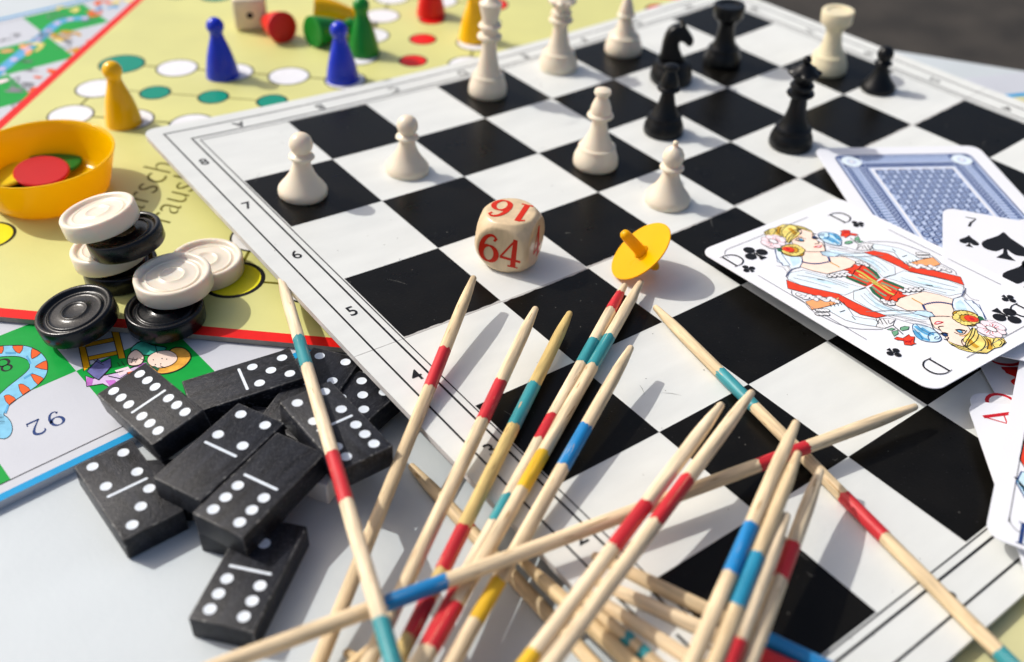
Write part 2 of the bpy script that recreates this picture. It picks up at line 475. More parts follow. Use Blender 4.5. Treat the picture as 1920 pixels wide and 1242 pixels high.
# ------------------------------------------------------------------ ground and table
gv = [(-900, -900, -21), (900, -900, -21), (900, 900, -21), (-900, 900, -21)]
part('ground', mesh('ground', gv, [(0, 1, 2, 3)], M_ground), kind='structure')
TZ = -0.2
ed = Vector((-0.536, 0.844)); on = Vector((0.844, 0.536)); e0 = Vector((9.26, -2.13))
tab = empty('table', (0, 0, -21), label='white table under all the games, its straight edge against the dark paving', cat='table')
cs = [e0 + ed * 32, e0 - ed * 24, e0 - ed * 24 - on * 30, e0 + ed * 32 - on * 30]
cen = sum(cs, Vector((0, 0))) / 4
tw, tl = 30.0, 56.0
o_ = rrect(tl, tw, 0.5, 6)
v_, f_ = slab([tuple(cen + ed * (-x) + on * (-y)) for x, y in o_], TZ + 21 - 0.75, TZ + 21)
part('tabletop', mesh('tabletop', v_, f_, M_table), tab)
for sx in (-1, 1):
    for sy in (-1, 1):
        c_ = cen + ed * (sx * 25.5) + on * (sy * 13)
        v_, f_ = slab([(c_.x + x, c_.y + y) for x, y in rrect(1.3, 1.3, 0.2, 4)], 0, TZ + 21 - 0.75)
        part('leg', mesh('leg', v_, f_, M_table), tab)

# ------------------------------------------------------------------ snakes and ladders board
SA = math.radians(4.8)
su, sn = Vector((math.cos(SA), math.sin(SA))), Vector((-math.sin(SA), math.cos(SA)))
SZ = -0.13
def sw(u_, n_, z=SZ):
    p = su * u_ + sn * n_
    return Vector((p.x, p.y, z))
sc = sw(0.11, 1.10, TZ)
snk = empty('snakes_board', sc, label='snakes and ladders board with green and white squares under the yellow board', cat='board game')
def rel(pts, o): return [Vector(p) - Vector(o) for p in pts]
ol = [sw(u_, n_) for u_, n_ in ((-4.34, -3.36), (4.56, -3.36), (4.56, 5.56), (-4.34, 5.56))]
v_, f_ = slab([(p.x, p.y) for p in ol], TZ + 0.001, SZ)
part('board_panel', mesh('board_panel', rel(v_, sc), f_, M_snk), snk)
def smap(p, layer): return sw(p[0], p[1], SZ + layer * LAY)
I = Ink(smap, sc)
for (x0, x1, y0, y1) in ((-4.34, 4.56, -3.36, -3.29), (-4.34, 4.56, 5.49, 5.56), (-4.34, -4.27, -3.29, 5.49), (4.49, 4.56, -3.29, 5.49)):
    I.poly([(x0, y0), (x1, y0), (x1, y1), (x0, y1)], 'cyan', 1)
I.stroke([(-4.2, -3.2), (4.4, -3.2), (4.4, 5.4), (-4.2, 5.4)], 0.014, 'black', 2, True)
I.build('blue_border', snk)
g0u, g0n, gs = -4.2, -3.2, 0.86
gq = mesh('green_square', [(0, 0, 0), (gs, 0, 0), (gs, gs, 0), (0, gs, 0)], [(0, 1, 2, 3)], ink('green'))
for c in range(10):
    for r in range(10):
        if (c + r) % 2 == 0:
            P = sw(g0u + c * gs, g0n + r * gs, SZ + LAY) - sc
            o = part('green_square', gq, snk, P)
            o.rotation_euler = (0, 0, SA)
# pictures on it, drawn through the plane of the board
def plane_map(z):
    return lambda p, layer: un(p[0], p[1], z + layer * LAY)
def q4(l, ox=0, oy=600, s=4.0): return [(ox + x / s, oy + y / s) for x, y in l]
I = Ink(plane_map(SZ), sc)
cl = spl(q4([(-160, 262), (-40, 242), (60, 233), (165, 236), (245, 268), (286, 325), (284, 385), (240, 440), (165, 497), (85, 555), (10, 625), (-30, 700), (-20, 790)]), 6)
nn = len(cl)
def wid(i):
    t = i / (nn - 1)
    ks = ((0, 19), (0.2, 19), (0.32, 24), (0.42, 33), (0.52, 33), (0.65, 30), (0.8, 26), (1, 30))
    for (t0, w0), (t1, w1) in zip(ks[:-1], ks[1:]):
        if t <= t1: return w0 + (w1 - w0) * (t - t0) / (t1 - t0)
ww = [wid(i) for i in range(nn)]
I.ell((2, 800), 25, 21, 'black', 2, 60); I.ell((2, 800), 23.6, 19.6, 'snake', 4, 60)
I.stroke(cl, [x_ + 2.6 for x_ in ww], 'black', 2)
I.stroke(cl, ww, 'snake', 4)
for l_ in ([(40, 250), (120, 250)], [(200, 270), (230, 330)], [(250, 400), (180, 440)], [(60, 640), (40, 700)]):
    I.stroke(q4(l_), 4, 'mblue', 5)
i = 6
while i < nn * 0.8:
    pts = []
    for k in range(5):
        c_ = Vector(cl[i + k]); d = (Vector(cl[i + k + 1]) - Vector(cl[i + k - 1])).normalized(); q = Vector((d.y, -d.x))
        pts.append((c_ + q * ww[i + k] * 0.5, c_ + q * ww[i + k] * (0.5 - (0.2, 0.55, 0.68, 0.72, 0.35)[k])))
    poly_ = [tuple(p[0]) for p in pts] + [tuple(p[1]) for p in pts[::-1]]
    I.poly(poly_, 'snakeo', 6); I.stroke(poly_, 0.9, 'black', 7, True)
    i += 8
I.build('snake_picture', snk, label='blue snake with orange stripes')
I = Ink(plane_map(SZ), sc)
I.poly(q4([(590, 200), (640, 200), (672, 350), (628, 385)]), 'ladder', 2); I.poly(q4([(830, 60), (885, 60), (940, 285), (890, 290)]), 'ladder', 2)
for l in ([(590, 200), (628, 385)], [(640, 200), (675, 340)], [(830, 60), (890, 290)], [(885, 60), (942, 290)]):
    I.stroke(q4(l), 1.6, 'black', 4)
for l in ([(640, 190), (860, 145)], [(665, 290), (885, 245)]):
    I.stroke(q4(l), 8.5, 'black', 2); I.stroke(q4(l), 6.4, 'ladder', 3)
I.build('ladder_picture', snk, label='yellow ladder')
I = Ink(plane_map(SZ), sc)
def outl(pts, col, lay, w_=2.0, sm=True, cl_=True):
    p = spl(q4(pts), 3, True) if sm else q4(pts)
    I.poly(p, col, lay); I.stroke(p, w_, 'black', lay + 1, True)
outl([(640, 420), (700, 440), (760, 420), (900, 390), (1010, 350), (1100, 340), (1080, 430), (950, 480), (850, 520), (770, 480), (650, 500)], 'lilac', 2, sm=False)
I.poly(q4([(650, 430), (700, 440), (690, 490), (645, 495)]), 'purple', 3); I.poly(q4([(790, 455), (860, 450), (900, 500), (840, 525)]), 'purple', 3)
I.poly(q4([(860, 380), (960, 350), (990, 385), (900, 420)]), 'pink', 3); I.poly(q4([(1030, 330), (1100, 320), (1090, 370), (1040, 365)]), 'purple', 3); I.poly(q4([(950, 395), (1010, 380), (1015, 410), (960, 425)]), 'snakeo', 3)
outl([(650, 385), (735, 295), (760, 320), (830, 285), (835, 350), (790, 400), (740, 450), (700, 430)], 'indigo', 5, sm=False)
outl([(980, 220), (1060, 160), (1150, 190), (1250, 210), (1180, 260), (1080, 265), (1010, 255)], 'tealcloth', 3)
outl([(960, 270), (1010, 225), (1050, 240), (1080, 280), (1060, 330), (1000, 345), (960, 330)], 'skin', 5)
outl([(1290, 215), (1370, 210), (1420, 245), (1430, 290), (1380, 350), (1300, 390), (1210, 405), (1150, 385), (1120, 340), (1200, 300)], 'hair', 5)
outl([(1110, 280), (1170, 240), (1260, 230), (1320, 260), (1325, 305), (1270, 345), (1180, 360), (1115, 330)], 'skin', 7, 1.1)
for p in ((1150, 300), (1165, 335), (1215, 290), (1250, 295), (1205, 330)):
    I.ell(q4([p])[0], 1.2, 1.0, 'black', 9)
for l in ([(700, 300), (780, 340)], [(960, 290), (1030, 300)], [(985, 325), (1000, 280), (1015, 320), (1030, 285)], [(1050, 290), (1100, 310)], [(810, 420), (900, 440), (960, 400)], [(880, 320), (900, 345)], [(910, 310), (935, 345)], [(1140, 350), (1180, 385)], [(1200, 345), (1240, 360)], [(1160, 180), (1180, 250)]):
    I.stroke(q4(l), 1.2, 'black', 9)
I.poly(q4([(1130, 350), (1180, 385), (1195, 365), (1160, 345)]), 'dkgreen', 8)
I.build('child_picture', snk, label='small drawing of a child in lilac and green')
for txt, c, r, dx in (('92', 1, 0, 0), ('91', 0, 0, 0), ('89', 1, 1, -0.06), ('94', 3, 0, 0)):
    I = Ink(lambda p, l: sw(p[0], p[1], SZ + l * LAY), sc)
    cu_, cn_ = g0u + (c + 0.5) * gs + dx, g0n + (r + 0.5) * gs + (0.0 if r == 0 else 0.03)
    for k, ch in enumerate(txt):
        glyph(I, ch, (cu_ + (0.068 if k == 0 else -0.068) * 1.1, cn_ - 0.02), 0.185, 180, 'navy' if r == 0 else 'black', 3, 1.0)
    I.build('square_number', snk)
# faraway scribbles of pictures in the far squares
I = Ink(lambda p, l: sw(p[0], p[1], SZ + l * LAY), sc)
rr = random.Random(3)
sp1 = spl([(-1.6, 2.8), (-1.3, 3.3), (-0.9, 3.75), (-0.45, 4.15), (0.05, 4.6), (0.45, 4.95), (0.8, 4.85)], 6)
I.stroke(sp1, 0.16, 'mblue', 3)
for i in range(2, len(sp1) - 1, 3): I.ell(sp1[i], 0.05, 0.05, 'lilac', 4, n=10)
for (u_, n_, c_) in ((0.0, 4.35, 'gold'), (-0.35, 4.3, 'orange'), (0.3, 4.4, 'gold2'), (-0.9, 4.55, 'orange'), (-1.3, 4.1, 'snakeo'), (0.9, 5.0, 'snakeo'), (1.2, 5.3, 'snakeo'), (0.7, 5.35, 'gold'), (1.15, 5.0, 'mblue'), (-0.1, 3.4, 'mblue'), (-0.35, 3.3, 'snakeo'), (-0.6, 2.95, 'snakeo'), (-0.5, 2.75, 'gold2'), (0.3, 3.9, 'gold2'), (0.55, 4.05, 'snakeo'), (-1.0, 3.4, 'pink'), (1.4, 5.2, 'gold'), (-0.75, 3.15, 'grey')):
    for k in range(4):
        x, y = u_ + rr.uniform(-.16, .16), n_ + rr.uniform(-.13, .13)
        I.ell((x, y), rr.uniform(.05, .13), rr.uniform(.02, .06), c_, 5 + k, rr.uniform(0, 180), 10)
for k in range(26):
    x, y = rr.uniform(-1.2, 1.3), rr.uniform(2.7, 5.3)
    p = [(x + rr.uniform(-.15, .15), y + rr.uniform(-.15, .15)) for _ in range(4)]
    I.stroke(spl(p, 3), 0.018, 'grey', 9)
I.build('small_pictures', snk)

# ------------------------------------------------------------------ yellow ludo board
e1, e2 = Vector((0.6865, 0.7271)), Vector((0.7271, -0.6865))
YZ = -0.07
def yw(a_, b_, z=YZ):
    p = e1 * a_ + e2 * b_
    return Vector((p.x, p.y, z))
C1, C2, YS = 1.57, 1.70, 0.725
yc = yw(C1, C2, SZ)
ludo = empty('ludo_board', yc, label='yellow race game board with a red edge and rows of white and coloured circles', cat='board game')
h1, h2 = 4.45, 4.35
ol = [yw(C1 - h1, C2 - h2), yw(C1 - h1, C2 + h2), yw(C1 + h1, C2 + h2), yw(C1 + h1, C2 - h2)]
v_, f_ = slab([(p.x, p.y) for p in ol], SZ + 8 * LAY + 0.004, YZ)
part('board_panel', mesh('board_panel', rel(v_, yc), f_, [M_yellow, M_card_edge], mi=[1, 0, 1, 1, 1, 1]), ludo)
def ymap(p, layer): return yw(p[0], p[1], YZ + layer * LAY)
I = Ink(ymap, yc)
b_ = 0.12
for (a0, a1, c0, c1) in ((-h1, -h1 + b_, -h2, h2), (h1 - b_, h1, -h2, h2), (-h1 + b_, h1 - b_, -h2, -h2 + b_), (-h1 + b_, h1 - b_, h2 - b_, h2)):
    I.poly([(C1 + a0, C2 + c0), (C1 + a1, C2 + c0), (C1 + a1, C2 + c1), (C1 + a0, C2 + c1)], 'ludored', 1)
I.build('red_edge', ludo)
path = []
seq = [(-1, -5)]
track = []
def addp(a_, b_):
    if (a_, b_) not in track: track.append((a_, b_))
for b in range(-5, 0): addp(1, b)
for a_ in range(2, 6): addp(a_, -1)
addp(5, 0)
for a_ in range(5, 0, -1): addp(a_, 1)
for b in range(2, 6): addp(1, b)
addp(0, 5)
for b in range(5, 0, -1): addp(-1, b)
for a_ in range(-2, -6, -1): addp(a_, 1)
addp(-5, 0)
for a_ in range(-5, 0): addp(a_, -1)
for b in range(-2, -6, -1): addp(-1, b)
addp(0, -5)
I = Ink(ymap, yc)
tp = [(C1 + a_ * YS, C2 + b * YS) for a_, b in track]
for i in range(len(tp)):
    I.stroke([tp[i], tp[(i + 1) % len(tp)]], 0.03, 'text', 1)
for k in range(1, 6):
    pass
I.stroke([(C1, C2 + -5 * YS), (C1, C2 - YS)], 0.02, 'text', 1)
I.build('joining_lines', ludo)
def disc_mesh(name, r, col, ring=0.022, n=32):
    vs = [(r * math.cos(2 * math.pi * i / n), r * math.sin(2 * math.pi * i / n), 2 * LAY) for i in range(n)]
    vs += [((r - ring) * math.cos(2 * math.pi * i / n), (r - ring) * math.sin(2 * math.pi * i / n), 3 * LAY) for i in range(n)]
    return mesh(name, vs, [tuple(range(n)), tuple(range(n, 2 * n))], [ink('black'), ink(col)], mi=[0, 1])
m_white = disc_mesh('white_circle', 0.265, 'white')
sp = {(1, -5): 'teal', (5, 1): 'ludored', (-1, 5): 'green', (-5, -1): 'ludoyel'}
big = {k: disc_mesh('start_circle', 0.29, v, 0.04 if v == 'ludoyel' else 0.022) for k, v in sp.items()}
for k in track:
    P = yw(C1 + k[0] * YS, C2 + k[1] * YS) - yc
    part('start_circle' if k in sp else 'white_circle', big.get(k, m_white), ludo, P)
for col, cells in (('teal', [(0, -k) for k in range(1, 5)]), ('ludored', [(k, 0) for k in range(1, 5)]), ('green', [(0, k) for k in range(1, 5)]), ('ludoyel', [(-k, 0) for k in range(1, 5)])):
    m_ = disc_mesh('home_circle', 0.19 if col != 'ludoyel' else 0.24, col, 0.022 if col != 'ludoyel' else 0.035)
    for k in cells:
        part('home_circle', m_, ludo, yw(C1 + k[0] * YS, C2 + k[1] * YS) - yc)
    s1, s2 = {'teal': (1, -1), 'ludored': (1, 1), 'green': (-1, 1), 'ludoyel': (-1, -1)}[col]
    mb = disc_mesh('base_circle', 0.25, col, 0.03)
    for k in ((4.5, 4.5), (5.3, 4.5), (4.5, 5.3), (5.3, 5.3)):
        P = yw(C1 + s1 * k[0] * YS, C2 + s2 * k[1] * YS) - yc
        part('base_circle', mb, ludo, P)
M_txt = ink('text')
def tmap(a0, b0):      # text that reads along the e1 direction
    return lambda x, y: tuple(yw(a0 + x, b0 - y, YZ + 2 * LAY))
lettering('Marsch', 0.50, tmap(-0.80, -0.45), yc, 'lettering', ludo, M_txt, 0.25, -0.012)
lettering('raus!', 0.47, tmap(-0.80, -0.08), yc, 'lettering', ludo, M_txt, 0.25, -0.012)

# ------------------------------------------------------------------ yellow board with a blue line under the chessboard
bu, bv = Vector((0.925, -0.38)), Vector((-0.38, -0.925))
def cw(u_, v_, z=-0.13): 
    p = bu * u_ + bv * v_
    return Vector((p.x, p.y, z))
v0 = cw(0, 0).xy.dot(bv)
vE = Vector((8.78, -4.04)).dot(bv) - 0.10
cc = cw(8.5, vE + 5, TZ)
by_ = empty('pale_yellow_board', cc, label='pale yellow board with a blue line and white margin, mostly under the chessboard', cat='board game')
ol = [cw(4.1, vE - 0.55), cw(4.1, vE + 11), cw(15.5, vE + 11), cw(15.5, vE - 0.55)]
v_, f_ = slab([(p.x, p.y) for p in ol][::1], TZ + 0.001, -0.066)
part('board_panel', mesh('board_panel', rel(v_, cc), f_, M_snk), by_)
I = Ink(lambda p, l: cw(p[0], p[1], -0.066 + l * LAY), cc)
I.poly([(4.3, vE), (15.3, vE), (15.3, vE + 0.09), (4.3, vE + 0.09)], 'cyan', 1)
I.build('blue_line', by_)
vs = [cw(4.3, vE + .09, -0.066 + LAY) - cc, cw(4.3, vE + 10.8, -0.066 + LAY) - cc, cw(15.3, vE + 10.8, -0.066 + LAY) - cc, cw(15.3, vE + .09, -0.066 + LAY) - cc]
M_y2 = mat('pale_yellow_print', s2l((205, 201, 150)), 0.45, var=0.05, vscale=1.5)
part('printed_field', mesh('printed_field', vs, [(0, 1, 2, 3)], M_y2), by_)

# ------------------------------------------------------------------ chessboard
cb0 = Vector((4, -4, -0.06))
chess = empty('chessboard', cb0, label='folding black and white chessboard with numbered margins, bowed up at its sides', cat='chessboard')
E0, E1 = -0.48, 8.48
ax = [E0, E0 + 0.05, E0 + 0.1, E0 + 0.15] + [i * 0.25 for i in range(0, 33)] + [E1 - 0.15, E1 - 0.1, E1 - 0.05, E1]
ax = sorted(ax + [-0.2, 8.2])
N = len(ax)
r_ = 0.15
def rc(x, y):
    cx = E0 + r_ if x < E0 + r_ else (E1 - r_ if x > E1 - r_ else x)
    cy = E0 + r_ if y < E0 + r_ else (E1 - r_ if y > E1 - r_ else y)
    dx, dy = x - cx, y - cy
    if dx and dy:
        m_ = max(abs(dx), abs(dy)); l_ = math.hypot(dx, dy)
        return cx + dx * m_ / l_, cy + dy * m_ / l_
    return x, y
vs, fs, mi = [], [], []
TH = 0.058
for lay_ in (0, 1):
    for j in range(N):
        for i in range(N):
            x, y = rc(ax[i], ax[j])
            vs.append(Vector((x, -y, bz(x, -y) - lay_ * TH)) - cb0)
for j in range(N - 1):
    for i in range(N - 1):
        a_ = j * N + i
        fs.append((a_, a_ + N, a_ + N + 1, a_ + 1)); mi.append(0)
        b = N * N + a_
        fs.append((b, b + 1, b + N + 1, b + N)); mi.append(1)
def side(seq):
    for p, q in zip(seq[:-1], seq[1:]):
        fs.append((p, q, q + N * N, p + N * N)); mi.append(2)
side([i for i in range(N)]); side([N - 1 + j * N for j in range(N)]); side([(N - 1) * N + i for i in range(N - 1, -1, -1)]); side([j * N for j in range(N - 1, -1, -1)])
M_green_back = mat('board_underside', (0.35, 0.34, 0.33), 0.7, var=0.1)
M_side = mat('board_edge_paper', (0.62, 0.60, 0.58), 0.7, var=0.15, vscale=6)
part('board_panel', mesh('board_panel', vs, fs, [M_light, M_green_back, M_side], mi=mi), chess)
def cpatch(x0, x1, y0, y1, lift, nx=4, ny=4):
    vs, fs = [], []
    for j in range(ny + 1):
        for i in range(nx + 1):
            x = x0 + (x1 - x0) * i / nx; y = y0 + (y1 - y0) * j / ny
            vs.append(Vector((x, -y, bz(x, -y) + lift)) - cb0)
    for j in range(ny):
        for i in range(nx):
            a_ = j * (nx + 1) + i
            fs.append((a_, a_ + nx + 1, a_ + nx + 2, a_ + 1))
    return vs, fs
for c in range(8):
    for r in range(8):
        if (c + r) % 2 == 1:
            v_, f_ = cpatch(c, c + 1, r, r + 1, 0.0012)
            part('dark_square', mesh('dark_square', v_, f_, M_dark), chess)
for d, w_ in ((0.012, 0.012), (0.075, 0.020), (0.292, 0.018)):
    V, F = [], []
    for (x0, x1, y0, y1, nx, ny) in ((-d - w_, 8 + d + w_, -d - w_, -d, 34, 1), (-d - w_, 8 + d + w_, 8 + d, 8 + d + w_, 34, 1), (-d - w_, -d, -d, 8 + d, 1, 34), (8 + d, 8 + d + w_, -d, 8 + d, 1, 34)):
        v_, f_ = cpatch(x0, x1, y0, y1, 0.0016, nx, ny)
        F += [tuple(k + len(V) for k in f) for f in f_]; V += v_
    part('border_line', mesh('border_line', V, F, ink('black')), chess)
def bmap(x0, y0, rot=0):
    s_ = -1 if rot else 1
    return lambda x, y: (x0 + s_ * x, y0 + s_ * y, bz(x0 + s_ * x, y0 + s_ * y) + 0.0016)
for k in range(8):
    lettering(str(8 - k), 0.185, bmap(-0.185, -0.46 - k), cb0, 'margin_number', chess, ink('black'))
    lettering(str(8 - k), 0.185, bmap(8.185, -0.46 - k, 1), cb0, 'margin_number', chess, ink('black'))
    lettering('ABCDEFGH'[k], 0.185, bmap(0.5 + k, 0.185, 1), cb0, 'margin_letter', chess, ink('black'))
    lettering('ABCDEFGH'[k], 0.185, bmap(0.5 + k, -8.185), cb0, 'margin_letter', chess, ink('black'))

# small scuffs and dust on the printed surface
I = Ink(lambda p, l: (p[0], -p[1], bz(p[0], -p[1]) + 0.0018 + 0.0002 * l), cb0)
rs = random.Random(21)
for k in range(46):
    x, y = rs.uniform(0, 7.6), rs.uniform(0.2, 7.9)
    t = rs.uniform(0, 3.14); L_ = rs.uniform(0.03, 0.22); c2 = rs.uniform(-0.02, 0.02)
    I.stroke([(x, y), (x + L_ * 0.5 * math.cos(t) - c2, y + L_ * 0.5 * math.sin(t) + c2), (x + L_ * math.cos(t), y + L_ * math.sin(t))], [0.001, 0.004, 0.001], 'scuff', 1)
for k in range(230):
    x, y = rs.uniform(-0.4, 8.2), rs.uniform(-0.3, 8.3)
    I.ell((x, y), rs.uniform(0.003, 0.008), rs.uniform(0.003, 0.006), 'scuff', 2, rs.uniform(0, 180), 6)
I.build('dust_and_scuffs', chess, kind='stuff')

# ------------------------------------------------------------------ chess pieces
BASE = [(0.0, 0.0), (0.232, 0.0), (0.243, 0.015), (0.246, 0.05), (0.24, 0.1), (0.222, 0.15), (0.207, 0.182), (0.203, 0.19), (0.203, 0.222), (0.198, 0.23), (0.172, 0.238)]
PAWN = [(0.0, 0.0), (0.228, 0.0), (0.238, 0.012), (0.24, 0.05), (0.236, 0.07), (0.215, 0.1), (0.17, 0.155), (0.128, 0.22), (0.095, 0.3), (0.08, 0.37), (0.08, 0.385), (0.112, 0.388), (0.126, 0.402), (0.12, 0.418), (0.082, 0.436)]
PROF = {
 'pawn': PAWN + ball(0.537, 0.113, 0.45),
 'nub': PAWN + [(0.098, 0.47), (0.11, 0.51), (0.108, 0.55), (0.085, 0.6), (0.045, 0.635), (0.024, 0.65)] + ball(0.675, 0.03, 0.655),
 'bishop': BASE + [(0.16, 0.262), (0.13, 0.32), (0.1, 0.4), (0.08, 0.5), (0.077, 0.55), (0.08, 0.56), (0.13, 0.563), (0.142, 0.578), (0.136, 0.597), (0.11, 0.612), (0.112, 0.64), (0.106, 0.68), (0.088, 0.73), (0.064, 0.785), (0.054, 0.81), (0.082, 0.818), (0.091, 0.838), (0.084, 0.866), (0.05, 0.882), (0.0, 0.886)],
 'pointed': BASE + [(0.155, 0.262), (0.12, 0.32), (0.092, 0.4), (0.078, 0.47), (0.08, 0.49), (0.115, 0.495), (0.12, 0.51), (0.1, 0.525), (0.095, 0.56), (0.08, 0.62), (0.058, 0.69), (0.035, 0.74), (0.03, 0.76), (0.034, 0.79), (0.0, 0.81)],
 'king': BASE + [(0.155, 0.268), (0.125, 0.36), (0.1, 0.48), (0.088, 0.6), (0.086, 0.645), (0.145, 0.652), (0.155, 0.668), (0.147, 0.688), (0.105, 0.705), (0.1, 0.76), (0.138, 0.775), (0.144, 0.79), (0.136, 0.806), (0.1, 0.822), (0.102, 0.88), (0.125, 0.96), (0.132, 1.0), (0.14, 1.015), (0.138, 1.04), (0.1, 1.06), (0.06, 1.09), (0.045, 1.12), (0.0, 1.125)],
 'queen': BASE + [(0.155, 0.265), (0.125, 0.34), (0.1, 0.45), (0.088, 0.56), (0.086, 0.61), (0.142, 0.618), (0.152, 0.635), (0.145, 0.655), (0.1, 0.67), (0.095, 0.7), (0.125, 0.712), (0.132, 0.728), (0.125, 0.745), (0.092, 0.76), (0.098, 0.79), (0.13, 0.83), (0.16, 0.862), (0.17, 0.888), (0.155, 0.9), (0.125, 0.915), (0.09, 0.95), (0.045, 0.98)] + ball(1.02, 0.048, 0.985),
 'rook': BASE + [(0.155, 0.265), (0.13, 0.33), (0.11, 0.42), (0.102, 0.49), (0.104, 0.53), (0.12, 0.57), (0.15, 0.605), (0.18, 0.63), (0.19, 0.645), (0.196, 0.72), (0.198, 0.785), (0.19, 0.797), (0.13, 0.797), (0.125, 0.78), (0.0, 0.778)],
}
def crown(k, t):
    z = PROF['queen'][k][1]
    return 1 + (0.1 * math.cos(8 * t) if 0.855 < z < 0.902 else 0)
def piece(name, prof, px, label, m, scale=1.0, group='chess pieces standing on the board', extra=None):
    P = ub(*px)
    P.z -= 0.002
    h_ = 0.01
    nv = Vector((-(bz(P.x + h_, P.y) - bz(P.x - h_, P.y)) / (2 * h_), -(bz(P.x, P.y + h_) - bz(P.x, P.y - h_)) / (2 * h_), 1)).normalized()
    r = empty(name, P, label=label, cat='chess piece', group=group)
    r.rotation_mode = 'QUATERNION'
    r.rotation_quaternion = Vector((0, 0, 1)).rotation_difference(nv)
    r.scale = scale if isinstance(scale, tuple) else (scale,) * 3
    pf = PROF[prof]
    v_, f_ = lathe(pf, 64 if prof == 'queen' else 48, crown if prof == 'queen' else None)
    part('body', mesh(name + '_body', v_, f_, m, True, sharp=38), r)
    if extra: extra(r, m)
    return r
def cross(r, m):
    v_, f_ = bevbox(0.035, 0.03, 0.13, 0.008)
    v2, f2 = bevbox(0.1, 0.03, 0.035, 0.008)
    v2 = [(x, y, z + 0.01) for x, y, z in v2]
    me = mesh('cross_finial', [(x, y, z + 1.17) for x, y, z in v_ + v2], f_ + [tuple(i + len(v_) for i in f) for f in f2], m)
    o = part('cross_finial', me, r)
    o.rotation_euler = (0, 0, math.radians(-37))
piece('chess_pawn', 'pawn', (568, 363), 'ivory pawn with a plain round head on the dark square beside margin number seven', M_ivory, 1.02)
piece('chess_pawn', 'pawn', (763, 320), 'ivory pawn with a plain round head on the white square beside the first pawn', M_ivory, 0.97)
piece('chess_king', 'king', (914, 175), 'tall ivory king with a cross, in front of the yellow race pawn', M_ivory, (0.95, 0.95, 1.07), extra=cross)
piece('chess_queen', 'queen', (1046, 128), 'ivory queen with a double collar, its head cut off by the photo edge', M_ivory, 1.0)
piece('chess_bishop', 'pointed', (1168, 97), 'ivory bishop with a pointed head on the dark square by the far margin', M_ivory, 1.0)
piece('chess_bishop', 'bishop', (1116, 308), 'ivory bishop with a flat knob on top, alone on a dark square in mid board', M_ivory, 1.0)
piece('chess_bishop', 'nub', (1250, 378), 'small ivory piece with a nipple on its round head, behind the spinning top', M_ivory, 0.99)
piece('chess_rook', 'rook', (1550, 132), 'yellowed ivory rook with a flat cup top near the dark paving', M_rook, 1.0)
piece('chess_rook', 'rook', (1353, 119), 'black rook with a flared top on the far corner of the board', M_blackp, 0.99)
piece('chess_bishop', 'bishop', (1243, 248), 'black bishop on a white square just in front of the knight', M_blackp, 0.94)
piece('chess_queen', 'queen', (1481, 272), 'black queen with a notched crown beside the blue-backed card', M_blackp, 1.0)
piece('chess_pawn', 'pawn', (1645, 168), 'black pawn close to the edge of the board by the pale yellow board', M_blackp, 0.87)
# knight
P = ub(1257, 150)
kn = empty('chess_knight', P, (0, 0, math.radians(-37)), label='black knight with a curved horse head facing the rook', cat='chess piece', group='chess pieces standing on the board')
kn.scale = (1.08, 1.2, 1.06)
v_, f_ = lathe(BASE + [(0.15, 0.25), (0.0, 0.255)], 48)
part('base', mesh('knight_base', v_, f_, M_blackp, True, sharp=38), kn)
sil = [(-0.15, 0.24), (-0.15, 0.36), (-0.14, 0.50), (-0.10, 0.62), (-0.03, 0.675), (0.03, 0.69), (0.045, 0.735), (0.08, 0.715), (0.10, 0.66), (0.15, 0.59), (0.20, 0.52), (0.195, 0.455), (0.145, 0.43), (0.095, 0.47), (0.05, 0.485), (0.045, 0.45), (0.06, 0.39), (0.09, 0.33), (0.12, 0.27), (0.125, 0.24)]
sil = spl(sil, 3, True)
cx_, cz_ = 0.0, 0.45
rings = [(-0.07, 0.72), (-0.058, 0.88), (-0.03, 0.98), (0.0, 1.0), (0.03, 0.98), (0.058, 0.88), (0.07, 0.72)]
vs, fs = [], []
n = len(sil)
nrm = []
for i in range(n):
    a_ = Vector(sil[(i + 1) % n]) - Vector(sil[i - 1])
    nrm.append(Vector((a_.y, -a_.x)).normalized())
for y, s_ in rings:
    ins = (1 - s_) * 0.10
    for i in range(n):
        p = Vector(sil[i]) + nrm[i] * ins
        vs.append((p.x, y, p.y))
for k in range(len(rings) - 1):
    for i in range(n):
        j = (i + 1) % n
        fs.append((k * n + i, k * n + j, (k + 1) * n + j, (k + 1) * n + i))
for b, rev in ((0, True), ((len(rings) - 1) * n, False)):
    tr = tessellate_polygon([[Vector((vs[b + i][0], vs[b + i][2], 0)) for i in range(n)]])
    fs += [tuple(b + i for i in (t[::-1] if rev else t)) for t in tr]
part('head', mesh('knight_head', vs, fs, M_blackp, True, sharp=50), kn)

# ------------------------------------------------------------------ ludo pawns
LP = [(0.0, 0.0), (0.19, 0.0), (0.2, 0.012), (0.202, 0.04), (0.195, 0.09), (0.18, 0.17), (0.155, 0.28), (0.125, 0.38), (0.098, 0.46), (0.082, 0.52), (0.08, 0.55)] + ball(0.64, 0.108, 0.572)
LP = smoothprof(LP[:11], 2) + LP[11:]
def ludo_pawn(px, label, m, lying=None, z=YZ, r0=None):
    P = un(*px, z)
    if r0: P = un(*px, z + r0)
    r = empty('ludo_pawn', P, label=label, cat='game pawn', group='plastic race game pawns')
    v_, f_ = lathe(LP, 40)
    part('body', mesh('pawn_body', v_, f_, m, True, sharp=50), r)
    if lying is not None:
        r.rotation_euler = (0, math.radians(98), math.radians(lying))
    return r
ludo_pawn((418, 142), 'blue pawn standing on a white circle beside the old wooden die', L_BLUE)
ludo_pawn((643, 149), 'blue pawn standing on the white circle by the chessboard edge', L_BLUE)
ludo_pawn((233, 231), 'yellow pawn standing on a white circle behind the yellow bowl', L_YEL)
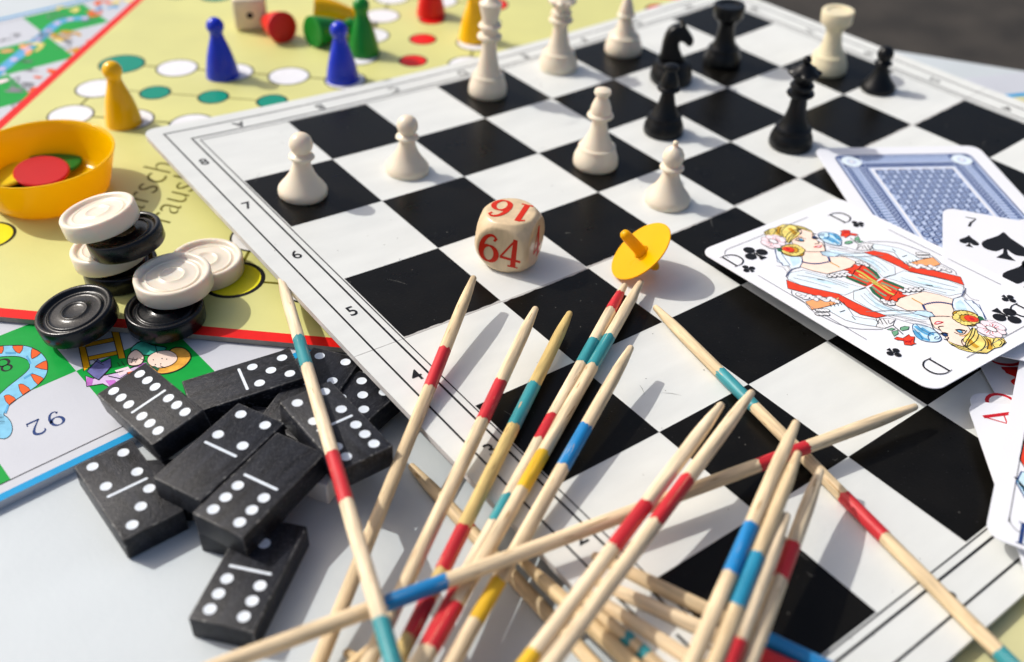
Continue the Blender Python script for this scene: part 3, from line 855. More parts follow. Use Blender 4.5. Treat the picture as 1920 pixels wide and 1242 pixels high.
ludo_pawn((683, 100), 'green pawn standing upright behind the blue pawn', L_GREEN)
ludo_pawn((888, 74), 'yellow pawn standing partly behind the tall ivory king', L_YEL)
ludo_pawn((808, 28), 'red pawn standing beyond the two red circles', L_RED)
ludo_pawn((530, 52), 'red pawn lying on its side against the old wooden die', L_RED, lying=90, r0=0.2)
ludo_pawn((585, 60), 'green pawn lying on its side with its round foot showing', L_GREEN, lying=8, r0=0.2)
ludo_pawn((588, 18), 'yellow pawn lying on its side behind the fallen green pawn', L_YEL, lying=-30, r0=0.2)

# old wooden die
P = un(465, 56, YZ)
die = empty('pip_die', P + Vector((0.12, 0.12, 0)), (0, 0, math.radians(-26)), label='old wooden die with black pips beside the fallen red pawn', cat='die')
v_, f_ = bevbox(0.44, 0.44, 0.44, 0.05)
part('body', mesh('die_body', [(x, y, z + 0.221) for x, y, z in v_], f_, mat('pale_die_wood', (0.76, 0.64, 0.46), 0.5, var=0.12, vscale=3), True, sharp=60), die)
def pipdisc(name, r, col=None, n=20, dish=0.0026):
    vs = [(r * math.cos(2 * math.pi * i / n), r * math.sin(2 * math.pi * i / n), dish) for i in range(n)]
    vs += [(0.55 * r * math.cos(2 * math.pi * i / n), 0.55 * r * math.sin(2 * math.pi * i / n), 0.0006) for i in range(n)]
    fs = [tuple(range(n, 2 * n))] + [(i, (i + 1) % n, n + (i + 1) % n, n + i) for i in range(n)]
    return mesh(name, vs, fs, col or M_pip, True)
bp = pipdisc('black_pip', 0.045, ink('black'))
for (x, y, z, rot) in ((0, -0.22, 0.22, (math.pi / 2, 0, 0)), (-0.22, -0.1, 0.32, (0, -math.pi / 2, 0)), (-0.22, 0.1, 0.12, (0, -math.pi / 2, 0))):
    o = part('pip', bp, die, (x, y, z)); o.rotation_euler = rot

# ------------------------------------------------------------------ yellow bowl and chips
bc = un(75, 287, 0.38); bc.z = YZ + 3 * LAY
bowl = empty('yellow_bowl', bc, label='round yellow plastic bowl holding a few coloured chips', cat='bowl')
pf = [(0.0, 0.0), (0.5, 0.0), (0.55, 0.012), (0.585, 0.05), (0.62, 0.15), (0.66, 0.28), (0.69, 0.38), (0.705, 0.43), (0.715, 0.448), (0.712, 0.458), (0.70, 0.46), (0.688, 0.452), (0.672, 0.41), (0.65, 0.34), (0.62, 0.22), (0.585, 0.1), (0.55, 0.045), (0.5, 0.028), (0.3, 0.024), (0.0, 0.024)]
v_, f_ = lathe(pf, 96)
part('bowl_wall', mesh('bowl_wall', v_, f_, M_yplast, True, sharp=60), bowl)
def chip(px, z, r, label, m, rot=(0, 0, 0)):
    P = un(*px, z)
    o = empty('chip', P, rot, label=label, cat='game chip', group='chips in the yellow bowl')
    v_, f_ = lathe([(0, -0.02), (r - 0.015, -0.02), (r, -0.008), (r, 0.008), (r - 0.015, 0.02), (0, 0.02)], 40)
    part('disc', mesh('chip_disc', v_, f_, m, True, sharp=30), o)
    return o
chip((103, 303), 0.03, 0.27, 'green chip in the bowl, half covered by the red one', plast('green_chip', (0.01, 0.17, 0.02), .3), (0.05, 0.06, 0))
chip((78, 322), 0.10, 0.27, 'red chip lying on top of the others in the bowl', plast('red_chip', (0.58, 0.004, 0.004), .3), (0.12, 0.02, 0))
chip((10, 330), 0.06, 0.27, 'yellow chip in the bowl beside the red one', plast('yellow_chip', (0.78, 0.56, 0.01), .3), (-0.1, -0.1, 0))
chip((52, 345), 0.02, 0.27, 'dark chip almost hidden beneath the red one in the bowl', plast('dark_chip', (0.03, 0.02, 0.02), .3), (0, 0, 0))

# ------------------------------------------------------------------ draughts
DT = 0.17
DP = [(0.0, 0.012), (0.26, 0.012), (0.285, 0.0), (0.308, 0.0), (0.322, 0.008), (0.33, 0.022), (0.331, 0.1), (0.33, 0.168), (0.323, 0.183), (0.31, 0.19), (0.292, 0.188), (0.28, 0.178), (0.272, 0.16), (0.262, 0.149), (0.245, 0.147), (0.238, 0.151), (0.232, 0.160), (0.224, 0.162), (0.216, 0.155), (0.2, 0.152), (0.15, 0.160), (0.118, 0.163), (0.11, 0.171), (0.102, 0.172), (0.094, 0.164), (0.07, 0.158), (0.0, 0.156)]
DP = [(r_2, z_ * DT / 0.19) for r_2, z_ in DP]
v_, f_ = lathe(DP, 72)
dm = {0: mesh('draught_body', v_, f_, M_ivory2, True, sharp=50), 1: mesh('draught_body', v_, f_, M_blackd, True, sharp=50)}
def draught(px, ztop, n_, black, label):
    n_ = Vector((n_[0], n_[1], 1)).normalized()
    r = empty('draughts_piece', un(*px, ztop) - n_ * DT, label=label, cat='draughts piece', group='draughts pieces lying on the yellow board')
    r.rotation_mode = 'QUATERNION'
    r.rotation_quaternion = n_.to_track_quat('Z', 'Y')
    part('disc', dm[black], r)
    return r
zt = YZ + 4 * LAY
draught((223, 488), zt + DT, (0, 0), 1, 'black draughts piece at the bottom of the leaning stack by the bowl')
draught((199, 455), 0.285, (-0.10, 0.10), 0, 'cream draughts piece second from the bottom of the leaning stack')
draught((229.5, 430), 0.465, (-0.10, 0.12), 1, 'black draughts piece second from the top of the leaning stack')
draught((180, 392), 0.65, (-0.125, 0.17), 0, 'cream draughts piece on top of the leaning stack beside the bowl')
draught((137, 579), 0.165, (-0.17, 0.03), 1, 'black draughts piece face up over the red edge, its rings shining')
draught((307, 573), zt + DT, (0, 0), 1, 'black draughts piece under the cream one on the red edge')
draught((321.5, 511), zt + 2 * DT + 0.008, (-0.03, 0.02), 0, 'cream draughts piece face up on top of a black one')
draught((385, 482), zt + DT + 0.004, (0.0, 0.0), 0, 'cream draughts piece lying behind the other cream one by the yellow circle')

# ------------------------------------------------------------------ dominoes
DL, DW, DH = 0.88, 0.44, 0.2
v_, f_ = bevbox(DL, DW, DH, 0.012, 2)
mi_ = []
for f in f_:
    c_ = sum((Vector(v_[i]) for i in f), Vector()) / len(f)
    onx, ony, onz = abs(abs(c_.x) - DL / 2) < 1e-4, abs(abs(c_.y) - DW / 2) < 1e-4, abs(abs(c_.z) - DH / 2) < 1e-4
    mi_.append(0 if (onx or ony or onz) else 1)
dmesh = mesh('domino_body', [(x, y, z - DH / 2) for x, y, z in v_], f_, [M_dom, M_domedge], True, mi=mi_, sharp=40)
pm = pipdisc('pip', 0.0415)
o_ = rrect(0.022, 0.3, 0.0105, 5)
v_, f_ = slab([(x, y) for x, y in o_], 0.0002, 0.0016)
barm = mesh('divider', v_, f_, M_pip)
PIPS = {0: [], 1: [(0, 0)], 2: [(-1, -1), (1, 1)], 3: [(-1, -1), (0, 0), (1, 1)], 4: [(-1, -1), (-1, 1), (1, -1), (1, 1)], 5: [(-1, -1), (-1, 1), (1, -1), (1, 1), (0, 0)], 6: [(-1, -1), (0, -1), (1, -1), (-1, 1), (0, 1), (1, 1)]}
def domino(x, y, z, yaw, pitch, roll, a_, b_, label, mir=1):
    r = empty('domino', (x, y, z), (roll, pitch, yaw), label=label, cat='domino', group='black dominoes in a loose pile')
    part('body', dmesh, r)
    part('divider', barm, r)
    for half, n_ in ((-1, a_), (1, b_)):
        for (i, j) in PIPS[n_]:
            part('pip', pm, r, (half * 0.225 + i * 0.122, j * 0.115 * mir, 0))
    return r
# lower layer, mostly covered
domino(-2.43, -4.17, 0.003, -1.53, -0.0, 0.0, 4, 3, 'domino with four and three pips lying flat on the table beside the snakes board', mir=-1)
domino(-2.15, -4.28, 0.0, -0.55, 0, 0, 1, 1, 'domino tucked under the tilted double six')
domino(-1.72, -4.72, -0.004, -2.45, 0, 0, 0, 2, 'domino hidden under the blank and six one, one edge showing')
domino(-1.28, -4.25, 0.0, -0.75, 0, 0, 3, 1, 'domino almost hidden in the gap at the middle of the pile')
# upper layer
domino(-1.30, -3.68, 0.10, -0.195, -0.05, -0.06, 0, 5, 'domino with a blank half and five pips on the snakes board')
domino(-2.02, -3.62, 0.20, -1.44, -0.10, 0.16, 6, 6, 'double six domino tilted over the blue edge of the snakes board')
domino(-1.80, -4.40, 0.205, -2.73, 0.01, 0.01, 4, 0, 'domino with four pips and a blank half in the middle of the pile')
domino(-1.71, -4.85, 0.20, -2.73, 0.02, 0.02, 0, 6, 'domino with a blank half and six pips leaning against the four and blank one')
domino(-1.03, -4.68, 0.25, -1.55, 0.0, -0.04, 4, 6, 'domino with four and six pips under the long mikado stick')
P = (un(350, 1157, 0) + un(474, 1188, 0)) / 2; Q_ = un(578, 983, 0)
dx = (un(578, 983, 0) - un(474, 1188, 0)).normalized()
pc = un(474, 1188, 0) + dx * DL / 2 + (un(350, 1157, 0) - un(474, 1188, 0)).normalized() * DW / 2
domino(pc.x, pc.y, 0.0, math.atan2(dx.y, dx.x), 0, 0, 6, 1, 'domino with six pips lying apart on the table in front of the pile')
P = un(668, 768, 0.02)
domino(-0.605 + 0.225 * math.cos(math.radians(199)), -4.33 + 0.225 * math.sin(math.radians(199)), 0.045, math.radians(199), 0.0, 0.0, 5, 3, 'domino with five pips poking out from under the four and six one')
domino(-0.635 + 0.30 * math.cos(math.radians(215)), -3.87 + 0.30 * math.sin(math.radians(215)), 0.075, math.radians(215), 0.0, 0.0, 4, 1, 'domino slipped half under the edge of the chessboard')
# white block
P = un(606, 893, -0.06)
wb = empty('white_block', (P.x - 0.02, P.y + 0.1, TZ), (0, 0, math.radians(-62)), label='small white plastic block under the four and six domino', cat='block')
v_, f_ = bevbox(0.42, 0.30, 0.2, 0.015)
part('body', mesh('block_body', [(x, y, z + 0.1005) for x, y, z in v_], f_, mat('white_block_plastic', (0.74, 0.72, 0.70), 0.5, var=0.08, vscale=4)), wb)

# ------------------------------------------------------------------ wooden number die
P = ub(955, 486)
nd = empty('number_die', P, (0, 0, math.radians(-57)), label='rounded wooden doubling die with red numbers on the chessboard', cat='die')
A = 0.262; RS = 0.345; Nn = 28
bm = bmesh.new()
bmesh.ops.create_cube(bm, size=2 * A)
bmesh.ops.subdivide_edges(bm, edges=list(bm.edges), cuts=Nn, use_grid_fill=True)
def dshape(p):
    p = Vector(p)
    # smooth minimum of cube and sphere
    l = p.length
    t = RS / l
    if t < 1.0:
        return p * t
    if t < 1.06:
        return p * (1 - (1.06 - t) ** 2 * 4)
    return p
for v in bm.verts: v.co = dshape(v.co) + Vector((0, 0, A))
bm.verts.index_update()
vs = [tuple(v.co) for v in bm.verts]; fs = [tuple(v.index for v in f.verts) for f in bm.faces]
bm.free()
part('body', mesh('number_die_body', vs, fs, M_diew, True), nd)
def facemap(nx, up, off):
    nx, up = Vector(nx), Vector(up)
    rt = up.cross(nx)
    def fn(p, l):
        q = nx * (A + 0.0) + rt * p[0] + up * p[1]
        q = dshape(q)
        return q + q.normalized() * (0.002 + 0.0006 * l) + Vector((0, 0, A))
    return fn
for nx, up, txt in (((0, -1, 0), (0, 0, 1), '64'), ((0, 0, 1), (0, -1, 0), '16'), ((1, 0, 0), (0, 0, 1), '4')):
    I = Ink(facemap(nx, up, 0))
    sz = 0.31
    for k, ch in enumerate(txt):
        cx = 0 if len(txt) == 1 else (-0.105 + 0.21 * k)
        glyph(I, ch, (cx, 0), sz, -4 if txt == '64' else 0, 'dietext', 2, 1.0, wt=1.3)
    I.build('number', nd)

# ------------------------------------------------------------------ spinning top
tn = Vector((-0.735, 0.52, 1)).normalized()
tp_ = empty('spinning_top', Vector((2.357, -4.317, 0.245)) - tn * 0.255, label='yellow plastic spinning top leaning on its rim', cat='spinning top')
tp_.rotation_mode = 'QUATERNION'
tp_.rotation_quaternion = tn.to_track_quat('Z', 'Y')
v_, f_ = lathe([(0.0, 0.225), (0.2, 0.235), (0.3, 0.252), (0.322, 0.258), (0.33, 0.266), (0.327, 0.275), (0.31, 0.277), (0.2, 0.262), (0.06, 0.256), (0.0, 0.256)], 72)
part('disc', mesh('top_disc', v_, f_, M_top, True, sharp=60), tp_)
v_, f_ = lathe([(0.0, 0.0), (0.02, 0.004), (0.04, 0.03), (0.055, 0.08), (0.07, 0.16), (0.085, 0.235)], 32)
part('point', mesh('top_point', v_, f_, M_top, True), tp_)
v_, f_ = lathe([(0.075, 0.255), (0.062, 0.27), (0.055, 0.3), (0.051, 0.48), (0.046, 0.52), (0.032, 0.54), (0.0, 0.545)], 32)
part('stem', mesh('top_stem', v_, f_, M_top, True), tp_)

# ------------------------------------------------------------------ mikado sticks
SR = 0.0505
def stick(A_, B_, bands, label, length=5.3, m=None, tip2=True):
    a_, b_ = un(*A_[:2], A_[2]), un(*B_[:2], B_[2])
    d = (b_ - a_)
    Lx = length
    d.normalize()
    r = empty('mikado_stick', a_, label=label, cat='mikado stick', group='mikado sticks fallen across the boards')
    r.rotation_mode = 'QUATERNION'
    r.rotation_quaternion = d.to_track_quat('X', 'Z')
    rng = random.Random(hash(label) % 1000 if False else sum(map(ord, label)))
    prof = [(0.0, 0.0), (0.002, 0.014), (0.008, 0.023), (0.02, 0.0275), (0.08, 0.032), (0.18, 0.040), (0.29, 0.0465), (0.4, 0.0495), (0.6, SR)]
    n = 14
    xs = prof + [(0.6 + (Lx - 1.2) * i / 12, SR) for i in range(1, 12)] + [(Lx - x, r_2) for x, r_2 in prof[::-1]]
    vs, fs = [], []
    for x, rr_ in xs:
        for i in range(n):
            t = 2 * math.pi * i / n
            k = rr_ * (1 + rng.uniform(-.025, .025))
            vs.append((x, k * math.cos(t), k * math.sin(t)))
    for k in range(len(xs) - 1):
        for i in range(n):
            j = (i + 1) % n
            fs.append((k * n + i, (k + 1) * n + i, (k + 1) * n + j, k * n + j))
    part('shaft', mesh('stick_shaft', vs, fs, m or M_wood, True, sharp=70), r)
    def param(px):
        best = (1e9, 0)
        for i in range(0, 571):
            s_ = i * 0.01
            p = a_ + d * s_ - CP
            zc = p.dot(CF)
            if zc <= 0.1: break
            u_ = p.dot(CR) / zc * FL * 1920 + 960; v__ = p.dot(CD) / zc * FL * 1920 + 621
            q = (u_ - px[0]) ** 2 + (v__ - px[1]) ** 2
            if q < best[0]: best = (q, s_)
        return best[1]
    for p0, p1, mm in bands:
        s0 = param(p0) if isinstance(p0, tuple) else p0
        s1 = param(p1) if isinstance(p1, tuple) else p1
        if s1 < s0: s0, s1 = s1, s0
        V, F = [], []
        steps = 5
        for k in range(steps + 1):
            x = s0 + (s1 - s0) * k / steps
            R_ = SR + 0.0011
            if x < 0.6:
                for (xa, ra), (xb, rb) in zip(prof[:-1], prof[1:]):
                    if xa <= x <= xb: R_ = ra + (rb - ra) * (x - xa) / (xb - xa) + 0.0011
            for i in range(24):
                t = 2 * math.pi * i / 24
                jag = rng.uniform(-0.013, 0.013) if k in (0, steps) else 0
                V.append((x + jag, R_ * math.cos(t), R_ * math.sin(t)))
        for k in range(steps):
            for i in range(24):
                j = (i + 1) % 24
                F.append((k * 24 + i, (k + 1) * 24 + i, (k + 1) * 24 + j, k * 24 + j))
        part('painted_band', mesh('stick_band', V, F, mm, True), r)
    return r
R_, T_, B_, Y_ = P_RED, P_TEAL, P_BLUE, P_YEL
stick((526, 518, 0.13), (731, 1220, 0.47), [((556, 638), (571, 690), T_), ((622, 855), (648, 944), R_), ((712, 1165), (5.0), T_)], 'long stick with teal and red bands lying over the dominoes')
stick((889, 519, 0.36), (640, 1140, -0.03), [((833, 657), (812, 732), R_)], 'stick with one red band crossing the margin number four')
stick((1005, 577, 0.32), (757, 1103, 0.17), [((946, 722), (914, 796), R_)], 'stick with a red band just beside the yellowish stick')
stick((1069, 586, 0.20), (800, 1130, 0.17), [((992, 718), (956, 798), T_), ((866, 988), (822, 1068), R_), ((803, 1122), (765, 1195), R_)], 'yellowish stick with a teal band and a red band further down', m=M_wood2)
stick((1172, 534, 0.12), (870, 1085, 0.17), [((1163, 552), (1144, 584), R_), ((1112, 642), (1091, 684), T_), ((1027, 780), (1006, 825), R_), ((935, 925), (909, 974), T_), ((860, 1102), (795, 1215), R_)], 'stick with red, teal, red and teal bands touching the spinning top')
stick((1203, 527, 0.13), (880, 1092, 0.19), [((1144, 635), (1112, 690), T_), ((1014, 850), (973, 915), Y_), ((853, 1135), (800, 1215), R_)], 'stick with a teal and a yellow band, tip under the spinning top')
stick((1184, 650, 0.31), (960, 1045, 0.19), [((1091, 798), (1046, 873), B_), ((925, 1085), (865, 1150), Y_)], 'stick with a bright blue band near its raised tip')
stick((1719, 762, 0.19), (1200, 955, 0.265), [((1512, 841), (1421, 876), R_), ((838, 1099), (724, 1140), B_)], 'long stick lying across all the others, with a red and a blue band', length=5.7)
stick((1354, 757, 0.50), (1190, 975, 0.44), [((1217, 950), (1149, 1031), R_), ((985, 1215), (940, 1270), Y_)], 'raised stick with a red band beside its twin, yellow band at the photo edge')
stick((1411, 734, 0.50), (1240, 965, 0.44), [((1286, 896), (1226, 978), R_)], 'raised stick with one red band higher up than on its twin')
stick((1494, 790, 0.57), (1300, 1237, 0.48), [((1405, 985), (1363, 1078), B_)], 'raised stick with a blue band, the upper one of the pair with blue bands')
stick((1497, 848, 0.55), (1342, 1237, 0.46), [((1417, 1042), (1373, 1138), mat('stick_paint_sea_blue', (0.02, 0.26, 0.42), 0.42, var=0.2, vscale=9, stretch=(.35, 3, 3)))], 'raised stick with a sea blue band, tip above the long sloping stick')
stick((1476, 963, 0.49), (1372, 1237, 0.43), [((1386, 1203), 3.0, R_)], 'stick with a sharp tip over the dark square and a red band low down')
stick((1539, 880, 0.38), (1407, 1237, 0.37), [((1486, 1022), (1459, 1087), R_)], 'stick with a red band, its tip touching the long sloping stick')
stick((1227, 575, 0.10), (1890, 1240, 0.085), [((1354, 696), (1420, 762), T_), ((1582, 929), (1658, 1006), R_), ((1872, 1222), 4.4, T_)], 'long stick lying flat down the chessboard with teal and red bands')
stick((1110, 1040, 0.115), (1530, 1243, 0.10), [((1440, 1198), (1560, 1258), B_)], 'flat stick at the front with a blue end band, top one of the parallel four')
stick((1100, 1083, 0.115), (1306, 1175, 0.11), [((1425, 1228), (1500, 1262), R_)], 'flat stick at the front with a red end band')
stick((1090, 1105, 0.115), (1281, 1229, 0.10), [], 'plain flat stick below the one with the red end band')
stick((1095, 1125, 0.16), (1228, 1246, 0.10), [((1172, 1195), (1186, 1208), T_), ((1198, 1219), (1212, 1232), T_)], 'flat stick with two narrow teal rings near the photo edge')
stick((972, 1046, 0.06), (1143, 1206, 0.11), [], 'plain stick with its tip on the table beside the chessboard corner')
stick((769, 872, -0.149), (1083, 1213, -0.149), [((874, 984), (886, 996), R_)], 'stick lying on the table under the others, tip beside the dominoes')
stick((645, 1221, -0.148), (712, 1262, -0.148), [], 'stick whose tip just enters the photo at the bottom')
stick((722, 1193, -0.05), (650, 1262, 0.02), [], 'stick crossing the one whose tip just enters the photo')

# ------------------------------------------------------------------ playing cards
CT = 0.008
def card(loc, rot, L_, W_, label, name='playing_card'):
    r = empty(name, loc, rot, label=label, cat='playing card', group='playing cards spread over the chessboard')
    nx, ny = 16, 12
    o_ = rrect(L_, W_, 0.13, 8)
    v_, f_ = slab(o_, -CT, 0)
    part('card_sheet', mesh('card_sheet', v_, f_, M_cardw), r)
    return r
# queen of clubs
QP = Vector((3.818, -5.849, 0.224)); QR = (-0.004, -0.071, -1.624); QL, QW = 2.6, 1.9
qc = card(QP, QR, QL, QW, 'face card marked D with a blonde lady and black clubs, largest one in view')
from mathutils import Euler
Mq = Euler(QR).to_matrix()
qn = Mq @ Vector((0, 0, 1))
def q_local(u, v):
    d = ray(u, v)
    t = (QP - CP).dot(qn) / d.dot(qn)
    p = Mq.transposed() @ (CP + d * t - QP)
    return (p.x, p.y)
def cA(l): return [(1300 + x / 3.097, 360 + y / 3.097) for x, y in l]
def cB(l): return [(1640 + x / 6.21, 540 + y / 6.21) for x, y in l]
I = Ink(lambda p, l: (p[0], p[1], l * LAY))
def both(fn):
    fn(lambda p: p)
    fn(lambda p: (-p[0], -p[1]))
def mir_(x, y, s_): return (x, y) if s_ == 1 else (0.02 - x, -0.12 - y)
def qpoly(pts, col, lay, sm=False, line=None, lw=0.008):
    L_ = [q_local(*p) for p in pts]
    if sm: L_ = spl(L_, 3, True)
    for s_ in (1, -1):
        q = [mir_(x, y, s_) for x, y in L_]
        I.poly(q, col, lay)
        if line: I.stroke(q, lw, line, lay + 1, True)
def qline(pts, w_=0.008, col='black', lay=9, sm=True):
    L_ = [q_local(*p) for p in pts]
    if sm and len(L_) > 2: L_ = spl(L_, 3)
    for s_ in (1, -1):
        I.stroke([mir_(x, y, s_) for x, y in L_], w_, col, lay)
def qell(c, r, col, lay, line=None, sy=1.0, rot=0):
    x, y = q_local(*c)
    for s_ in (1, -1):
        if line: I.ell(mir_(x, y, s_), r + 0.008, r * sy + 0.008, line, lay, rot)
        I.ell(mir_(x, y, s_), r, r * sy, col, lay + (1 if line else 0), rot)
# white sleeves with pale blue folds
qpoly(cA([(545, 505), (560, 470), (640, 455), (800, 500), (940, 545), (1000, 560), (930, 580), (880, 600), (840, 592), (700, 560), (620, 540)]), 'pale', 1, line='grey', lw=0.006)
qpoly(cA([(930, 575), (1000, 558), (1050, 610), (1110, 660), (1200, 690), (1270, 700), (1370, 740), (1330, 745), (1200, 720), (1120, 720), (1040, 690), (930, 625)]), 'pale', 1, line='grey', lw=0.006)
qpoly(cA([(1000, 575), (1060, 640), (1180, 695), (1290, 715), (1350, 740), (1180, 700), (1060, 665)]), 'lblue', 3)
qpoly(cA([(660, 500), (760, 512), (840, 540), (770, 535)]), 'lblue', 3)
for l in ([(600, 485), (700, 500), (820, 530), (900, 560)], [(580, 500), (680, 525), (800, 560)], [(650, 470), (780, 505), (900, 545)], [(990, 590), (1060, 650), (1160, 690)], [(970, 600), (1030, 655), (1120, 700)], [(1020, 590), (1080, 640), (1200, 700)]):
    qline(cA(l), 0.005, 'grey', 5)
qpoly(cA([(1080, 740), (1130, 735), (1170, 745), (1160, 775), (1110, 795), (1060, 785)]), 'white', 4, line='black', lw=0.006)
for l in ([(480, 430), (520, 440), (545, 470)], [(500, 350), (520, 400), (560, 440)], [(490, 390), (530, 410), (560, 455)]):
    qline(cA(l), 0.005, 'grey', 5)
# red bands
qpoly(cA([(540, 513), (620, 543), (700, 563), (840, 593), (930, 640), (1040, 693), (1122, 722), (1062, 734), (970, 714), (890, 668), (842, 627), (700, 602), (548, 562)]), 'red', 5, line='black', lw=0.007)
# skin
qpoly(cA([(1165, 655), (1205, 615), (1260, 600), (1340, 580), (1430, 600), (1508, 625), (1500, 660), (1515, 700), (1540, 740), (1600, 790), (1618, 830), (1600, 880), (1550, 905), (1500, 893), (1472, 860), (1440, 810), (1400, 790), (1370, 740), (1372, 722), (1395, 720), (1385, 700), (1300, 692), (1240, 690)]), 'skin', 5, line='black', lw=0.006)
# bodice
qpoly(cA([(1052, 530), (1105, 505), (1160, 528), (1215, 562), (1215, 590), (1195, 615), (1140, 635), (1100, 630), (1060, 600), (1020, 560)]), 'red', 4)
qpoly(cA([(1018, 555), (1040, 590), (1100, 635), (1108, 622), (1060, 585), (1040, 555)]), 'dkgreen', 7)
qpoly(cA([(1100, 508), (1160, 528), (1225, 556), (1218, 565), (1150, 540), (1100, 520)]), 'dkgreen', 7)
for l, c_ in (([(1040, 530), (1080, 550), (1130, 585), (1165, 600)], 'lime'), ([(1052, 525), (1100, 545), (1150, 575)], 'gold'), ([(1035, 550), (1080, 585), (1120, 608)], 'leaf'), ([(1090, 530), (1140, 550), (1190, 575)], 'leaf')):
    qline(cA(l), 0.022, c_, 8)
for l in ([(1045, 540), (1110, 590), (1150, 612)], [(1070, 530), (1130, 560), (1180, 590)], [(1040, 562), (1090, 600)]):
    qline(cA(l), 0.008, 'deepred', 9)
# bow, lace
qpoly(cB([(150, 170), (190, 110), (240, 85), (270, 30), (290, 75), (385, 95), (320, 115), (270, 130), (265, 165), (230, 160), (200, 140)]), 'red', 9, line='black', lw=0.006)
for i in range(9):
    qell(cB([(300 + i * 30, 30 - i * 2 + (i % 2) * 16)])[0], 0.018, 'white', 8, 'black')
for i in range(5):
    qell(cB([(95 + i * 28, 150 + i * 10 + (i % 2) * 14)])[0], 0.02, 'white', 8, 'black')
# necklace
for i in range(13):
    t = i / 12
    x = 560 + 320 * t; y = 205 - 26 * math.sin(math.pi * t) - 12 * t
    qell(cB([(x, y)])[0], 0.011, 'navy', 9)
qline(cB([(560, 200), (575, 240), (590, 262)]), 0.02, 'navy', 9)
qline(cB([(560, 200), (520, 175), (470, 150), (430, 125)]), 0.012, 'gold2', 9)
# collar / veil
qpoly(cB([(905, 180), (920, 130), (1010, 98), (1060, 150), (1130, 150), (1150, 185), (1215, 200), (1260, 300), (1290, 380), (1240, 370), (1180, 310), (1070, 270), (940, 268), (910, 230)]), 'pale', 6, line='navy', lw=0.006)
qpoly(cB([(930, 190), (1000, 140), (1060, 220), (1070, 262), (950, 255)]), 'lblue', 8)
for l in ([(1040, 150), (1120, 230), (1200, 320)], [(1010, 100), (1030, 60), (1060, 10)], [(1130, 150), (1230, 250), (1300, 370)]):
    qline(cB(l), 0.007, 'navy', 9)
qpoly(cB([(435, 300), (500, 268), (600, 268), (660, 295), (700, 330), (640, 350), (540, 325)]), 'lblue', 6, line='navy', lw=0.006)
for l in ([(100, 320), (300, 310), (430, 300)], [(150, 330), (400, 410), (660, 470)], [(350, 380), (600, 400)], [(200, 322), (450, 380), (650, 440)]):
    qline(cB(l), 0.005, 'grey', 9)
# blue hat swirl
qpoly(cB([(440, 470), (452, 430), (500, 425), (600, 450), (680, 490), (740, 540), (775, 590), (760, 620), (700, 635), (600, 628), (520, 600), (465, 550)]), 'lblue', 7, True, 'navy', 0.007)
for l in ([(470, 450), (560, 520), (650, 560)], [(500, 520), (560, 590), (640, 615)], [(455, 500), (500, 570), (560, 610)], [(540, 470), (620, 520), (690, 545)]):
    qline(cB(l), 0.03, 'mblue', 8)
qline(cB([(640, 620), (620, 570), (650, 530), (720, 530), (760, 570), (740, 600), (700, 600), (705, 580), (735, 575)]), 0.008, 'navy', 9)
qline(cB([(480, 430), (560, 500), (690, 560)]), 0.006, 'navy', 9); qline(cB([(455, 480), (520, 550), (560, 600)]), 0.006, 'navy', 9)
# hair
qpoly(cB([(1135, 465), (1180, 480), (1200, 540), (1260, 570), (1400, 580), (1500, 595), (1530, 640), (1470, 690), (1390, 710), (1300, 768), (1200, 765), (1080, 745), (980, 715), (870, 650), (840, 620), (930, 660), (1040, 690), (1065, 650), (1030, 630), (1030, 600), (1080, 550)]), 'gold', 7, line='black', lw=0.006)
for l in ([(1140, 470), (1110, 560), (1060, 640), (1060, 690)], [(1170, 480), (1150, 560), (1090, 640), (1070, 700)], [(1240, 570), (1290, 640), (1270, 700), (1230, 740)], [(1260, 570), (1320, 640), (1310, 720)], [(1390, 600), (1370, 660), (1400, 700)], [(1430, 600), (1480, 640), (1450, 680)], [(1080, 700), (1160, 750), (1300, 765)], [(870, 650), (980, 700), (1100, 730)], [(1290, 580), (1350, 640), (1360, 690)], [(1460, 600), (1510, 630), (1480, 680)], [(1020, 600), (1010, 640), (1050, 690), (1130, 740)], [(900, 650), (1000, 690), (1060, 700)], [(1210, 545), (1180, 620), (1080, 690)]):
    qline(cB(l), 0.0075, 'black', 10)
for l in ([(1090, 600), (1140, 660), (1200, 700)], [(1320, 600), (1340, 680), (1330, 720)]):
    qline(cB(l), 0.04, 'gold2', 9)
# bun with rose
qpoly(cB([(905, 310), (940, 275), (1050, 270), (1160, 300), (1220, 360), (1200, 420), (1130, 450), (1040, 430), (950, 380)]), 'gold2', 9, True, 'black', 0.008)
rr = random.Random(5)
for i in range(16):
    t = i / 16 * 2 * math.pi
    qell(cB([(1060 + 115 * math.cos(t), 360 + 62 * math.sin(t) + 14 * math.cos(t))])[0], 0.03, 'gold', 11, 'black', 0.6, 30 * i)
qpoly(cB([(1200, 330), (1250, 345), (1280, 380), (1240, 410), (1200, 390)]), 'dkgreen', 11)
qell(cB([(1125, 368)])[0], 0.052, 'red', 12, 'deepred', 0.85, 20)
qell(cB([(1130, 372)])[0], 0.024, 'deepred', 14, None, 0.7)
# pink flower
fc = (1355, 487)
for i in range(8):
    t = i / 8 * 2 * math.pi + 0.3
    qell(cB([(fc[0] + 95 * math.cos(t), fc[1] + 62 * math.sin(t))])[0], 0.058, 'pink', 11 + i % 2, 'grey', 0.65, 0)
for i in range(14):
    t = i / 14 * 2 * math.pi
    qline(cB([(fc[0] + 35 * math.cos(t), fc[1] + 22 * math.sin(t)), (fc[0] + 95 * math.cos(t), fc[1] + 60 * math.sin(t))]), 0.006, 'deepred' if i % 2 else 'grey', 14, False)
qell(cB([fc])[0], 0.045, 'white', 14, 'black', 0.6)
